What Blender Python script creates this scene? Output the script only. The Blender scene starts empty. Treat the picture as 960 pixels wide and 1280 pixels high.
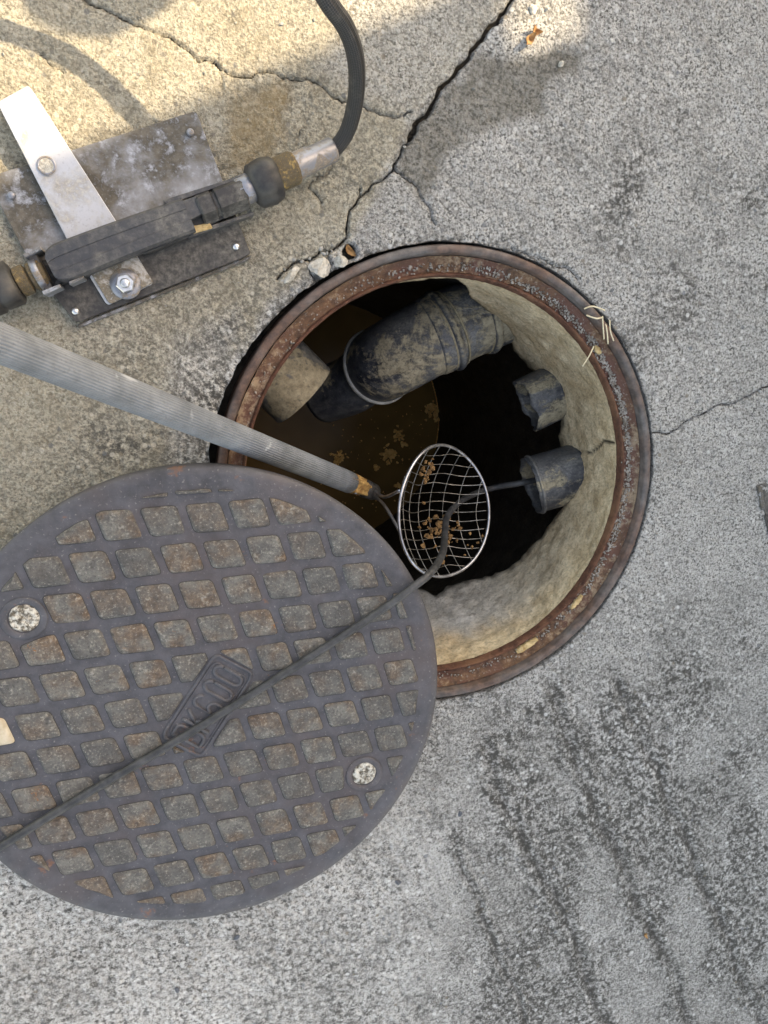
import bpy, math, random
import numpy as np
from mathutils import Vector

random.seed(7)
rng = np.random.default_rng(7)
SC = bpy.context.scene
COL = SC.collection

# ------------------------------------------------------------------ camera
H = 1.0                                   # camera height above the pavement
F = 900.0                                 # focal length in pixels of a 960 x 1280 frame
N = np.array([-0.265, -0.205, 0.0]); N[2] = math.sqrt(1 - N @ N)      # ground normal (downward) in camera axes
EX = np.array([1.0, 0, 0]) - N * N[0]; EX /= np.linalg.norm(EX)
EY = -np.cross(N, EX)
cam_d = bpy.data.cameras.new('camera')
cam = bpy.data.objects.new('camera', cam_d); COL.objects.link(cam)
cam_d.sensor_fit = 'VERTICAL'; cam_d.sensor_height = 24.0; cam_d.lens = 24.0 * F / 1280.0
cam_d.clip_start = 0.02; cam_d.clip_end = 400.0
from mathutils import Matrix
R3 = Matrix(((EX[0], -EX[1], -EX[2]), (EY[0], -EY[1], -EY[2]), (-N[0], N[1], N[2])))
cam.matrix_world = Matrix.Translation((0, 0, H)) @ R3.to_4x4()
SC.camera = cam

# ------------------------------------------------------------------ sky, sun, exposure
SUN_EL = math.radians(42)
SUN_D = np.array([0.908, 0.419])          # horizontal direction towards the sun
SUN_ROT = math.atan2(SUN_D[0], SUN_D[1])
w = bpy.data.worlds.new('World'); SC.world = w; w.use_nodes = True
nt = w.node_tree
sky = nt.nodes.new('ShaderNodeTexSky'); sky.sky_type = 'NISHITA'; sky.sun_disc = False
sky.sun_elevation = SUN_EL; sky.sun_rotation = SUN_ROT
sky.air_density = 0.9; sky.dust_density = 1.5; sky.ozone_density = 0.3
bg = nt.nodes['Background']; bg.inputs['Strength'].default_value = 0.14
nt.links.new(sky.outputs[0], bg.inputs[0])
sl = bpy.data.lights.new('sun', 'SUN'); sl.energy = 2.2; sl.angle = math.radians(0.55); sl.color = (1.0, 0.97, 0.91)
sun = bpy.data.objects.new('sun', sl); COL.objects.link(sun)
ce = math.cos(SUN_EL)
SDIR = Vector((SUN_D[0] * ce, SUN_D[1] * ce, math.sin(SUN_EL))).normalized()
sun.rotation_euler = (-SDIR).to_track_quat('-Z', 'Y').to_euler(); sun.location = (3, 2, 5)
SC.view_settings.view_transform = 'Standard'; SC.view_settings.look = 'None'
SC.view_settings.exposure = 2.38; SC.view_settings.gamma = 1.0
SC.view_settings.use_white_balance = True; SC.view_settings.white_balance_temperature = 10300; SC.view_settings.white_balance_tint = 11

# ------------------------------------------------------------------ photo pixel -> place
def ray(px, py):
    v = np.array([(px - 480) / F, (py - 640) / F, 1.0])
    return np.array([v @ EX, v @ EY, -(v @ N)])

def at(px, py, z=0.0):
    r = ray(px, py); t = (z - H) / r[2]
    return np.array([r[0] * t, r[1] * t, z])

def deep(px, py, d):                      # point d metres along the camera axis
    r = ray(px, py); return np.array([r[0] * d, r[1] * d, H + r[2] * d])

# ------------------------------------------------------------------ mesh helpers
def tag(o, label=None, cat=None, group=None, kind=None):
    if label: o['label'] = label
    if cat: o['category'] = cat
    if group: o['group'] = group
    if kind: o['kind'] = kind
    return o

def thing(name, label, cat, loc=(0, 0, 0), group=None):
    o = bpy.data.objects.new(name, None); COL.objects.link(o); o.location = [float(c) for c in loc]
    o.empty_display_size = 0.05
    return tag(o, label, cat, group)

def ploc(p):
    v = np.zeros(3)
    while p is not None:
        v += np.array(p.location); p = p.parent
    return v

def mesh(name, verts, faces, mat, parent=None, smooth=True, loc=None, uv=None):
    V = np.array(verts, float).reshape(-1, 3)
    me = bpy.data.meshes.new(name)
    off = ploc(parent)
    if loc is not None: off = off + (np.array(loc) - off)
    me.from_pydata((V - off).tolist(), [], [tuple(int(i) for i in f) for f in faces])
    if uv is not None:
        l = me.uv_layers.new(name='UVMap')
        idx = np.zeros(len(me.loops), np.int32); me.loops.foreach_get('vertex_index', idx)
        l.data.foreach_set('uv', np.array(uv, np.float32)[idx].ravel())
    if smooth: me.polygons.foreach_set('use_smooth', [True] * len(me.polygons))
    me.materials.append(mat)
    me.update()
    o = bpy.data.objects.new(name, me); COL.objects.link(o)
    if parent is not None: o.parent = parent
    if loc is not None: o.location = [float(c) for c in (np.array(loc) - ploc(parent))]
    return o

def smooth_path(P, n=8):
    P = np.array(P, float); out = []
    Q = np.vstack([2 * P[0] - P[1], P, 2 * P[-1] - P[-2]])
    for i in range(1, len(Q) - 2):
        a, b, c, d = Q[i - 1], Q[i], Q[i + 1], Q[i + 2]
        for k in range(n):
            t = k / n
            out.append(.5 * (2 * b + (c - a) * t + (2 * a - 5 * b + 4 * c - d) * t * t + (3 * b - a - 3 * c + d) * t ** 3))
    out.append(P[-1]); return np.array(out)

def frames(P):
    T = np.gradient(P, axis=0); T /= np.linalg.norm(T, axis=1)[:, None]
    up = np.array([0, 0, 1.0]) if abs(T[0][2]) < .9 else np.array([1.0, 0, 0])
    n = np.cross(T[0], up); n /= np.linalg.norm(n); Ns = [n]
    for i in range(1, len(P)):
        n = Ns[-1] - T[i] * (Ns[-1] @ T[i]); n /= np.linalg.norm(n); Ns.append(n)
    Ns = np.array(Ns); return T, Ns, np.cross(T, Ns)

def sweep(P, rad, seg=16, cap=True, prof=None, base=0):
    """solid tube along P; rad scalar or per point; prof(angle array) multiplies the radius"""
    P = np.array(P, float); T, A, B = frames(P); m = len(P)
    rad = np.ones(m) * rad; an = np.linspace(0, 2 * math.pi, seg, endpoint=False)
    f = prof(an) if prof else np.ones(seg)
    V = P[:, None, :] + rad[:, None, None] * f[None, :, None] * (np.cos(an)[None, :, None] * A[:, None, :] + np.sin(an)[None, :, None] * B[:, None, :])
    L = np.concatenate([[0], np.cumsum(np.linalg.norm(np.diff(P, axis=0), axis=1))])
    uv = np.stack(np.meshgrid(L, np.arange(seg) / seg, indexing='ij'), -1).reshape(-1, 2)[:, ::-1]
    Fs = []
    for i in range(m - 1):
        for j in range(seg):
            k = (j + 1) % seg
            Fs.append((base + i * seg + j, base + i * seg + k, base + (i + 1) * seg + k, base + (i + 1) * seg + j))
    if cap:
        Fs.append(tuple(base + j for j in range(seg))[::-1]); Fs.append(tuple(base + (m - 1) * seg + j for j in range(seg)))
    return V.reshape(-1, 3), Fs, uv

def pipe_wall(P, ro, ri, seg=48):
    """hollow pipe: outer skin, inner skin, annular ends"""
    P = np.array(P, float); m = len(P)
    ro = np.ones(m) * ro; ri = np.ones(m) * ri
    Vo, Fo, _ = sweep(P, ro, seg, False); Vi, Fi, _ = sweep(P, ri, seg, False, base=m * seg)
    Fi = [f[::-1] for f in Fi]; E = []
    for j in range(seg):
        k = (j + 1) % seg
        E.append((k, j, m * seg + j, m * seg + k))
        a = (m - 1) * seg; E.append((a + j, a + k, m * seg + a + k, m * seg + a + j))
    return np.vstack([Vo, Vi]), Fo + Fi + E

def lathe(prof, c, seg=256, closed=False, wob=None):
    """prof list of (r, z); wob(theta, i) -> (dr, dz)"""
    an = np.linspace(0, 2 * math.pi, seg, endpoint=False); V = []
    for i, (r, z) in enumerate(prof):
        dr, dz = wob(an, i) if wob else (0, 0)
        rr = r + dr; V.append(np.stack([c[0] + rr * np.cos(an), c[1] + rr * np.sin(an), np.zeros(seg) + z + dz], -1))
    n = len(prof); Fs = []
    for i in range(n - 1 + (1 if closed else 0)):
        i2 = (i + 1) % n
        for j in range(seg):
            k = (j + 1) % seg; Fs.append((i * seg + j, i * seg + k, i2 * seg + k, i2 * seg + j))
    return np.vstack(V), [f[::-1] for f in Fs]

def prism(top, thick, bevel=0.0012):
    """plate from top outline points (3d, counter-clockwise or not), with a small edge bevel"""
    T = np.array(top, float); n = len(T)
    a = sum(T[i][0] * T[(i + 1) % n][1] - T[(i + 1) % n][0] * T[i][1] for i in range(n))
    if a < 0: T = T[::-1]
    ins = []
    for i in range(n):
        p, q, r = T[i - 1], T[i], T[(i + 1) % n]
        d1 = (q - p) / np.linalg.norm(q - p); d2 = (r - q) / np.linalg.norm(r - q)
        n1 = np.array([-d1[1], d1[0], 0]); n2 = np.array([-d2[1], d2[0], 0]); m = n1 + n2; m /= max(.3, m @ n1) if np.linalg.norm(m) > 1e-6 else 1
        ins.append(q + m * bevel)
    ins = np.array(ins); dz = np.array([0, 0, 1.0])
    V = np.vstack([ins, T - dz * bevel, T - dz * thick]); Fs = [tuple(range(n))]
    for k in range(2):
        for i in range(n):
            j = (i + 1) % n; Fs.append((k * n + i, (k + 1) * n + i, (k + 1) * n + j, k * n + j))
    Fs.append(tuple(range(2 * n, 3 * n))[::-1])
    return V, Fs

def round_poly(P, r=.25, n=3):
    """cut corners of a polygon with small arcs (fraction r of each edge)"""
    P = np.array(P, float); out = []; m = len(P)
    for i in range(m):
        a, b, c = P[i - 1], P[i], P[(i + 1) % m]
        s, e = b + (a - b) * r, b + (c - b) * r
        for k in range(n + 1):
            t = k / n; out.append((1 - t) ** 2 * s + 2 * t * (1 - t) * b + t * t * e)
    return np.array(out)

def join(parts):
    V = []; Fs = []; b = 0
    for v, f in parts:
        V.append(np.array(v)); Fs += [tuple(i + b for i in q) for q in f]; b += len(v)
    return np.vstack(V), Fs

def rock(c, sx, sy, sz, seed, sub=2, rough=.25):
    import bmesh
    r = np.random.default_rng(seed); bm = bmesh.new(); bmesh.ops.create_icosphere(bm, subdivisions=sub, radius=1)
    V = np.array([v.co for v in bm.verts]); Fs = [tuple(v.index for v in f.verts) for f in bm.faces]; bm.free()
    for _ in range(7):                     # cut flats into it
        d = r.normal(size=3); d /= np.linalg.norm(d); k = r.uniform(.45, .85)
        over = np.maximum(0, V @ d - k); V -= over[:, None] * d
    V *= 1 + rough * .3 * r.normal(size=(len(V), 1))
    a = r.uniform(0, 6.28); ca, sa = math.cos(a), math.sin(a)
    V = V * np.array([sx, sy, sz]); V = np.stack([V[:, 0] * ca - V[:, 1] * sa, V[:, 0] * sa + V[:, 1] * ca, V[:, 2]], -1)
    return V + np.array(c), Fs

def hash2(i, j, seed):
    n = (i.astype(np.int64) * 374761393 + j.astype(np.int64) * 668265263 + seed * 1442695041) & 0xffffffff
    n = ((n ^ (n >> 13)) * 1274126177) & 0xffffffff
    return ((n ^ (n >> 16)) & 0xffff) / 65535.0

def vn(x, y, s, seed=0):                  # value noise, 0..1
    x = np.asarray(x) * s; y = np.asarray(y) * s
    i = np.floor(x); j = np.floor(y); u = x - i; v = y - j
    u = u * u * (3 - 2 * u); v = v * v * (3 - 2 * v)
    return (hash2(i, j, seed) * (1 - u) + hash2(i + 1, j, seed) * u) * (1 - v) + (hash2(i, j + 1, seed) * (1 - u) + hash2(i + 1, j + 1, seed) * u) * v

def fbm(x, y, s, seed=0, o=4):
    a = 0; t = 0
    for k in range(o):
        a = a + vn(x, y, s * 2 ** k, seed + k) * .5 ** k; t += .5 ** k
    return a / t

def sstep(a, b, x):
    t = np.clip((x - a) / (b - a), 0, 1); return t * t * (3 - 2 * t)

def seg_dist(x, y, P):
    """distance to a polyline and position (0..1) along it"""
    best = np.full(np.shape(x), 1e9); pos = np.zeros(np.shape(x)); n = len(P) - 1
    for i in range(n):
        a, b = P[i], P[i + 1]; d = b - a; L = d @ d + 1e-12
        t = np.clip(((x - a[0]) * d[0] + (y - a[1]) * d[1]) / L, 0, 1)
        q = np.hypot(x - a[0] - t * d[0], y - a[1] - t * d[1])
        m = q < best; best = np.where(m, q, best); pos = np.where(m, (i + t) / n, pos)
    return best, pos

def in_poly(x, y, P):
    c = np.zeros(np.shape(x), bool); n = len(P)
    for i in range(n):
        (x1, y1), (x2, y2) = P[i], P[(i + 1) % n]
        if y1 == y2: continue
        k = ((y1 > y) != (y2 > y)) & (x < (x2 - x1) * (y - y1) / (y2 - y1) + x1); c ^= k
    return c

def soft_poly(x, y, P, w):
    P = np.array(P, float); d, _ = seg_dist(x, y, np.vstack([P, P[:1]])); s = np.where(in_poly(x, y, P), d, -d)
    return sstep(-w, w, s)

# ------------------------------------------------------------------ node helpers
class M:
    def __init__(s, name):
        s.m = bpy.data.materials.new(name); s.m.use_nodes = True; s.t = s.m.node_tree
        s.b = s.t.nodes['Principled BSDF']; s._c = None
    def n(s, k, **kw):
        x = s.t.nodes.new('ShaderNode' + k)
        for a, v in kw.items(): setattr(x, a, v)
        return x
    def put(s, sock, v):
        if hasattr(v, 'links') or isinstance(v, bpy.types.NodeSocket): s.t.links.new(v, sock)
        else: sock.default_value = v
    def co(s, kind='Object'):
        k = '_' + kind
        if not hasattr(s, k): setattr(s, k, s.n('TexCoord').outputs[kind])
        return getattr(s, k)
    def noise(s, sc, det=4, rough=.6, dist=0, vec=None, out=0):
        x = s.n('TexNoise'); s.put(x.inputs['Vector'], vec if vec is not None else s.co())
        x.inputs['Scale'].default_value = sc; x.inputs['Detail'].default_value = det; x.inputs['Roughness'].default_value = rough; x.inputs['Distortion'].default_value = dist
        return x.outputs[out]
    def vor(s, sc, feature='F1', out='Distance', vec=None):
        x = s.n('TexVoronoi', feature=feature); s.put(x.inputs['Vector'], vec if vec is not None else s.co()); x.inputs['Scale'].default_value = sc
        return x.outputs[out]
    def ramp(s, v, stops):
        x = s.n('ValToRGB'); s.put(x.inputs[0], v); e = x.color_ramp.elements
        while len(e) < len(stops): e.new(.5)
        for q, (p, c) in zip(e, stops):
            q.position = p; q.color = (c, c, c, 1) if not hasattr(c, '__len__') else (*c, 1)
        return x.outputs[0]
    def mix(s, f, a, b, mode='MIX'):
        x = s.n('Mix', data_type='RGBA', blend_type=mode); x.clamp_factor = True
        def c(v): return (*v, 1) if isinstance(v, tuple) and len(v) == 3 else v
        s.put(x.inputs[0], f); s.put(x.inputs[6], c(a)); s.put(x.inputs[7], c(b)); return x.outputs[2]
    def math(s, op, a, b=0.0, clamp=False):
        x = s.n('Math', operation=op); x.use_clamp = clamp; s.put(x.inputs[0], a); s.put(x.inputs[1], b); return x.outputs[0]
    def attr(s, name):
        return s.n('Attribute', attribute_name=name).outputs['Fac']
    def bump(s, h, st=.5, dist=.001, prev=None):
        x = s.n('Bump'); s.put(x.inputs['Height'], h); x.inputs['Strength'].default_value = st; x.inputs['Distance'].default_value = dist
        if prev is not None: s.t.links.new(prev, x.inputs['Normal'])
        return x.outputs[0]
    def done(s, col, rough=.8, metal=0.0, normal=None, spec=.3):
        def c(v): return (*v, 1) if isinstance(v, tuple) and len(v) == 3 else v
        s.put(s.b.inputs['Base Color'], c(col)); s.put(s.b.inputs['Roughness'], rough); s.put(s.b.inputs['Metallic'], metal)
        s.b.inputs['Specular IOR Level'].default_value = spec
        if normal is not None: s.t.links.new(normal, s.b.inputs['Normal'])
        return s.m

def thr(m, v, a, b): return m.ramp(v, [(a, 0.0), (b, 1.0)] if a < b else [(b, 1.0), (a, 0.0)])

# pavement: old exposed-aggregate concrete; attributes carry the patches of different concrete, stains and dirt
def mat_pavement():
    m = M('old_concrete')
    tan, stain, dirt, coarse, crack, ochre, groove = (m.attr(k) for k in ('tan', 'stain', 'dirt', 'coarse', 'crack', 'ochre', 'groove'))
    ff = m.noise(300, 6, .78); fc = m.noise(165, 6, .76)
    sw = m.math('MAXIMUM', coarse, m.math('MULTIPLY', dirt, .55))
    g1 = m.mix(sw, ff, fc); gm = m.mix(sw, m.noise(150, 4, .74), m.noise(85, 4, .74)); g2 = m.noise(42, 5, .7)
    p1 = m.noise(5, 6, .68); p2 = m.noise(16, 6, .7, .4)
    cell = m.n('SeparateColor'); m.put(cell.inputs[0], m.vor(230, 'F1', 'Color')); celld = m.vor(230, 'F1', 'Distance')
    col = m.mix(tan, (.46, .452, .428), (.44, .40, .315))
    # large worn and stained areas
    col = m.mix(thr(m, p1, .40, .66), col, m.mix(tan, (.565, .555, .53), (.52, .485, .40)))
    col = m.mix(m.math('MULTIPLY', thr(m, p2, .50, .30), .6), col, m.mix(tan, (.27, .265, .25), (.25, .215, .15)))
    col = m.mix(m.math('MULTIPLY', coarse, .6), col, (.52, .51, .48))
    col = m.mix(.5, col, m.ramp(cell.outputs[0], [(0, .35), (.3, .7), (.7, .97), (1, 1.0)]), 'MULTIPLY')
    worn = thr(m, m.math('ADD', m.math('MULTIPLY', p2, .6), m.math('MULTIPLY', g2, .4)), .30, .66)   # how far the paste has gone
    dark = m.math('ADD', thr(m, g1, .50, .39), m.math('MULTIPLY', thr(m, gm, .47, .37), .9), True)
    amt = m.math('MULTIPLY', m.math('ADD', .45, m.math('MULTIPLY', worn, .75)), m.mix(tan, (.95,) * 3, (.62,) * 3), True)
    col = m.mix(m.math('MULTIPLY', dark, amt), col, m.mix(tan, (.070, .069, .065), (.125, .105, .072)))
    col = m.mix(m.math('MULTIPLY', thr(m, g1, .55, .63), m.math('ADD', .45, m.math('MULTIPLY', worn, .5), True)), col, m.mix(tan, (.74, .74, .72), (.60, .56, .48)))
    d2 = m.math('MULTIPLY', m.math('MULTIPLY', dirt, 1.08), m.math('ADD', thr(m, gm, .57, .42), m.math('MULTIPLY', thr(m, g2, .60, .40), .35), True), True)
    col = m.mix(d2, col, (.066, .064, .059))
    big = m.vor(95, 'F1', 'Distance'); bs = m.n('SeparateColor'); m.put(bs.inputs[0], m.vor(95, 'F1', 'Color'))
    stone = thr(m, m.math('ADD', big, m.math('MULTIPLY', ff, .4)), .56, .46)
    col = m.mix(m.math('MULTIPLY', m.math('MULTIPLY', stone, m.math('GREATER_THAN', bs.outputs[0], .93)), .5), col, m.mix(tan, (.74, .74, .72), (.64, .59, .5)))
    col = m.mix(m.math('MULTIPLY', m.math('MULTIPLY', stone, m.math('LESS_THAN', bs.outputs[0], .07)), .65), col, m.mix(bs.outputs[1], (.12, .14, .16), (.20, .165, .12)))
    col = m.mix(m.math('MULTIPLY', stain, .72), col, m.mix(thr(m, gm, .4, .6), (.085, .078, .062), (.175, .16, .13)))
    col = m.mix(m.math('MULTIPLY', ochre, .55), col, (.25, .17, .075))
    col = m.mix(m.math('MULTIPLY', groove, m.math('ADD', .34, m.math('MULTIPLY', thr(m, gm, .60, .42), .66))), col, (.055, .052, .047))
    col = m.mix(m.ramp(crack, [(.44, 0.0), (.56, 1.0)]), col, m.mix(thr(m, gm, .40, .62), (.020, .018, .015), (.075, .065, .052)))
    h = m.math('ADD', g1, m.math('MULTIPLY', celld, -.4))
    nb = m.bump(h, 1.0, .0026); nb = m.bump(gm, .8, .004, nb)
    return m.done(col, .92, 0, nb, .2)

def mat_rim():
    m = M('worn_cast_iron'); a = m.noise(60, 5, .7); b = m.noise(14, 4, .6)
    col = m.mix(thr(m, a, .35, .7), (.070, .064, .063), (.150, .136, .130))
    col = m.mix(m.math('MULTIPLY', thr(m, m.math('ADD', m.math('MULTIPLY', b, .5), m.math('MULTIPLY', m.noise(3.2, 2), .55)), .44, .60), .85), col, m.mix(thr(m, a, .36, .62), (.055, .030, .023), (.155, .082, .055)))
    return m.done(col, .62, .15, m.bump(a, .35, .001), .4)

def mat_rust(name='rusty_iron', crust=.5):
    m = M(name); a = m.noise(75, 6, .72); b = m.noise(17, 4, .65); c = m.noise(180, 4, .7); d = m.noise(5, 2)
    col = m.mix(thr(m, a, .32, .68), (.065, .04, .032), (.22, .122, .072))
    col = m.mix(thr(m, b, .46, .6), col, (.13, .065, .05))
    col = m.mix(m.math('MULTIPLY', thr(m, m.math('ADD', a, m.math('MULTIPLY', d, .6)), .82, .95), crust), col, (.42, .33, .23))
    col = m.mix(m.math('MULTIPLY', thr(m, c, .58, .7), crust), col, (.45, .42, .38))
    return m.done(col, .85, 0, m.bump(c, .8, .0015, m.bump(a, .8, .004)), .2)

def mat_lip():
    m = M('red_rust_lip'); a = m.noise(70, 6, .72); b = m.noise(14, 5, .66); c = m.noise(200, 4, .7)
    col = m.mix(thr(m, a, .32, .68), (.050, .024, .018), (.17, .075, .048))
    col = m.mix(m.math('MULTIPLY', thr(m, b, .5, .66), .7), col, (.21, .105, .06))
    col = m.mix(m.math('MULTIPLY', thr(m, c, .60, .72), .4), col, (.34, .24, .18))
    return m.done(col, .85, 0, m.bump(c, .7, .0012, m.bump(a, .8, .003)), .2)

def mat_lid():
    m = M('lid_iron'); a = m.noise(40, 5, .65); b = m.noise(7, 4, .6); c = m.noise(260, 3, .6)
    col = m.mix(thr(m, a, .3, .7), (.046, .046, .052), (.092, .091, .101))
    col = m.mix(m.math('MULTIPLY', thr(m, b, .5, .68), .55), col, (.095, .072, .068))
    col = m.mix(m.math('MULTIPLY', thr(m, m.noise(22, 4, .7), .64, .7), .7), col, (.2, .09, .05))
    col = m.mix(m.math('MULTIPLY', thr(m, c, .62, .74), .5), col, (.3, .28, .26))
    return m.done(col, .58, .15, m.bump(c, .5, .0008, m.bump(a, .4, .002)), .4)

def mat_pad():
    m = M('lid_pad'); oi = m.n('ObjectInfo').outputs['Random']
    va = m.n('VectorMath', operation='ADD'); m.put(va.inputs[0], m.co()); cb = m.n('CombineXYZ'); m.put(cb.inputs[0], m.math('MULTIPLY', oi, 37.0)); m.put(cb.inputs[1], m.math('MULTIPLY', oi, 91.0)); m.put(va.inputs[1], cb.outputs[0]); m._Object = va.outputs[0]
    a = m.noise(50, 5, .68); b = m.noise(24, 3, .6); c = m.noise(300, 5, .7); e = m.noise(120, 4, .7)
    base = m.mix(oi, (.110, .108, .102), (.160, .153, .138))
    col = m.mix(m.math('MULTIPLY', thr(m, a, .60, .40), .7), base, (.062, .060, .060))
    brown = m.math('MULTIPLY', thr(m, b, .44, .62), m.math('ADD', .1, m.math('MULTIPLY', oi, .62)))
    col = m.mix(brown, col, m.mix(thr(m, e, .4, .62), (.085, .052, .036), (.19, .115, .066)))
    col = m.mix(m.math('MULTIPLY', thr(m, e, .58, .68), .55), col, (.30, .285, .25))
    col = m.mix(m.math('MULTIPLY', thr(m, c, .57, .68), .6), col, (.38, .355, .31))
    col = m.mix(m.math('MULTIPLY', thr(m, c, .46, .34), .6), col, (.035, .033, .031))
    col = m.mix(m.math('MULTIPLY', thr(m, m.noise(38, 4, .7), .66, .70), m.math('GREATER_THAN', oi, .78)), col, (.24, .105, .045))
    return m.done(col, .8, .0, m.bump(c, .9, .0016, m.bump(e, .8, .003)), .25)

def mat_pale_pad():
    m = M('pale_pad'); a = m.noise(90, 4, .6)
    return m.done(m.mix(thr(m, a, .35, .7), (.36, .29, .2), (.52, .45, .34)), .85, 0, m.bump(a, .4, .002))

def mat_plug():
    m = M('plug_grit'); a = m.noise(140, 4, .7); b = m.vor(150, 'F1', 'Distance')
    col = m.mix(thr(m, a, .42, .58), (.10, .085, .065), (.56, .53, .46))
    return m.done(col, .9, 0, m.bump(b, .9, .003))

def mat_pvc(name, mud=.5, base=(.024, .026, .033), hi=(.075, .078, .088)):
    m = M(name); mp = m.n('Mapping'); m.put(mp.inputs[0], m.co()); mp.inputs['Rotation'].default_value = (0, .3, .55); mp.inputs['Scale'].default_value = (.55, 1.2, 1)
    a = m.noise(11, 7, .62, .5, mp.outputs[0]); c = m.noise(230, 5, .74); e = m.noise(70, 6, .76)
    ge = m.n('NewGeometry'); sp = m.n('SeparateXYZ'); m.put(sp.inputs[0], ge.outputs['Normal']); up = thr(m, sp.outputs[2], .2, .95)
    col = m.mix(thr(m, e, .38, .66), base, hi)
    smear = m.math('MULTIPLY', thr(m, m.noise(7, 6, .66, .8, mp.outputs[0]), .40, .62), m.math('ADD', .35, m.math('MULTIPLY', thr(m, c, .40, .58), .6)))
    col = m.mix(smear, col, m.mix(up, (.13, .13, .128), (.31, .30, .275)))
    lvl = m.math('ADD', a, m.math('ADD', m.math('MULTIPLY', m.math('SUBTRACT', e, .5), .30), m.math('MULTIPLY', up, .04 + .08 * mud)))
    k = m.math('MULTIPLY', thr(m, lvl, .63 - .05 * mud, .69 - .05 * mud), thr(m, c, .28, .44))
    col = m.mix(m.math('MULTIPLY', k, .9), col, m.mix(thr(m, e, .36, .64), (.23, .19, .125), (.47, .395, .27)))
    col = m.mix(m.math('MULTIPLY', thr(m, c, .62, .7), .5), col, (.34, .33, .31))
    rough = m.mix(k, (.36, .36, .36), (.9, .9, .9))
    return m.done(col, rough, 0, m.bump(c, .35, .0015, m.bump(k, .6, .002)), .45)

def mat_neck():
    m = M('shaft_mortar'); a = m.noise(30, 6, .7); b = m.noise(8, 4, .62); c = m.noise(190, 5, .7); g = m.attr('grey')
    col = m.mix(thr(m, a, .3, .7), (.56, .40, .235), (.84, .675, .455))
    col = m.mix(m.math('MULTIPLY', thr(m, b, .46, .66), .4), col, (.60, .49, .34))
    col = m.mix(m.math('MULTIPLY', thr(m, m.noise(13, 7, .7, .3), .50, .66), .55), col, (.27, .17, .08))
    col = m.mix(g, col, m.mix(thr(m, a, .35, .65), (.44, .42, .375), (.68, .66, .62)))
    col = m.mix(m.math('MULTIPLY', thr(m, m.noise(70, 5, .7), .56, .70), .45), col, (.17, .15, .12))
    col = m.mix(.6, col, m.ramp(c, [(.32, .42), (.50, .98), (.65, 1.2)]), 'MULTIPLY')
    col = m.mix(m.attr('crack'), col, (.03, .025, .02))
    col = m.mix(m.attr('edge_dark'), col, (.035, .03, .024))
    return m.done(col, .92, 0, m.bump(c, .9, .003, m.bump(a, .7, .008)), .2)

def mat_simple(name, c1, c2, sc=40, rough=.6, metal=0.0, bump=.3, bd=.001, spec=.4):
    m = M(name); a = m.noise(sc, 5, .65)
    return m.done(m.mix(thr(m, a, .35, .68), c1, c2), rough, metal, m.bump(a, bump, bd), spec)

def mat_water():
    m = M('sewage'); a = m.noise(9, 5, .6); b = m.noise(3.5, 3); c = m.noise(120, 4, .7)
    col = m.mix(thr(m, b, .35, .7), (.11, .060, .018), (.23, .13, .042))
    col = m.mix(m.math('MULTIPLY', thr(m, a, .52, .75), .5), col, (.13, .08, .03))
    col = m.mix(m.math('MULTIPLY', thr(m, c, .7, .78), .6), col, (.3, .2, .09))
    return m.done(col, .22, 0, m.bump(a, .12, .004), .08)

def mat_dirty_steel(name, base, dirt, amount, metal=.6, rough=.4, sc=14, edge=.10):
    m = M(name); a = m.noise(sc, 6, .68, .4); b = m.noise(sc * 9, 4, .7)
    k = m.math('MULTIPLY', thr(m, m.math('ADD', a, m.math('MULTIPLY', m.math('SUBTRACT', b, .5), .25)), .625 - amount * .225 - edge / 2, .625 - amount * .225 + edge / 2), thr(m, b, .28, .46))
    col = m.mix(k, base, m.mix(thr(m, b, .4, .65), dirt, tuple(min(1, x * 2.6) for x in dirt)))
    mt = m.math('MULTIPLY', m.math('SUBTRACT', 1.0, k), metal)
    sc2 = m.noise(300, 2, .5)
    return m.done(m.mix(m.math('MULTIPLY', thr(m, sc2, .58, .7), .4), col, tuple(x * .6 for x in base)), m.mix(k, (rough,) * 3, (.9,) * 3), mt, m.bump(b, .3, .001), .45)

def mat_hose():
    m = M('braided_rubber'); uv = m.co('UV'); sp = m.n('SeparateXYZ'); m.put(sp.inputs[0], uv)
    u = m.math('MULTIPLY', sp.outputs[0], 12 * 6.2832); v = m.math('MULTIPLY', sp.outputs[1], 1500.0)
    s1 = m.math('SINE', m.math('ADD', u, v)); s2 = m.math('SINE', m.math('SUBTRACT', u, v))
    p = m.math('MULTIPLY', s1, s2)
    k = m.math('ADD', m.math('MULTIPLY', p, .5), .5)
    col = m.mix(k, (.014, .014, .015), (.06, .058, .056)); d = m.noise(40, 4, .65)
    col = m.mix(m.math('MULTIPLY', thr(m, d, .55, .72), .5), col, (.13, .12, .10))
    return m.done(col, .6, 0, m.bump(k, .8, .0012), .35)

def mat_cable():
    m = M('cable_rubber'); d = m.noise(70, 4, .65); e = m.noise(9, 2)
    col = m.mix(thr(m, d, .4, .7), (.020, .0205, .022), (.060, .060, .063))
    col = m.mix(m.math('MULTIPLY', thr(m, e, .5, .7), .35), col, (.13, .13, .125))
    return m.done(col, .5, 0, m.bump(d, .25, .0006), .45)

def mat_pole():
    m = M('grey_ribbed_plastic'); a = m.noise(30, 4, .6); b = m.noise(18, 3, .6, .6)
    col = m.mix(thr(m, a, .3, .7), (.12, .132, .145), (.225, .243, .262))
    col = m.mix(m.math('MULTIPLY', thr(m, b, .69, .72), .6), col, (.5, .52, .54))
    col = m.mix(m.math('MULTIPLY', thr(m, m.noise(200, 3), .6, .7), .4), col, (.08, .08, .075))
    return m.done(col, .38, .0, m.bump(a, .15, .0008), .4)

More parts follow.
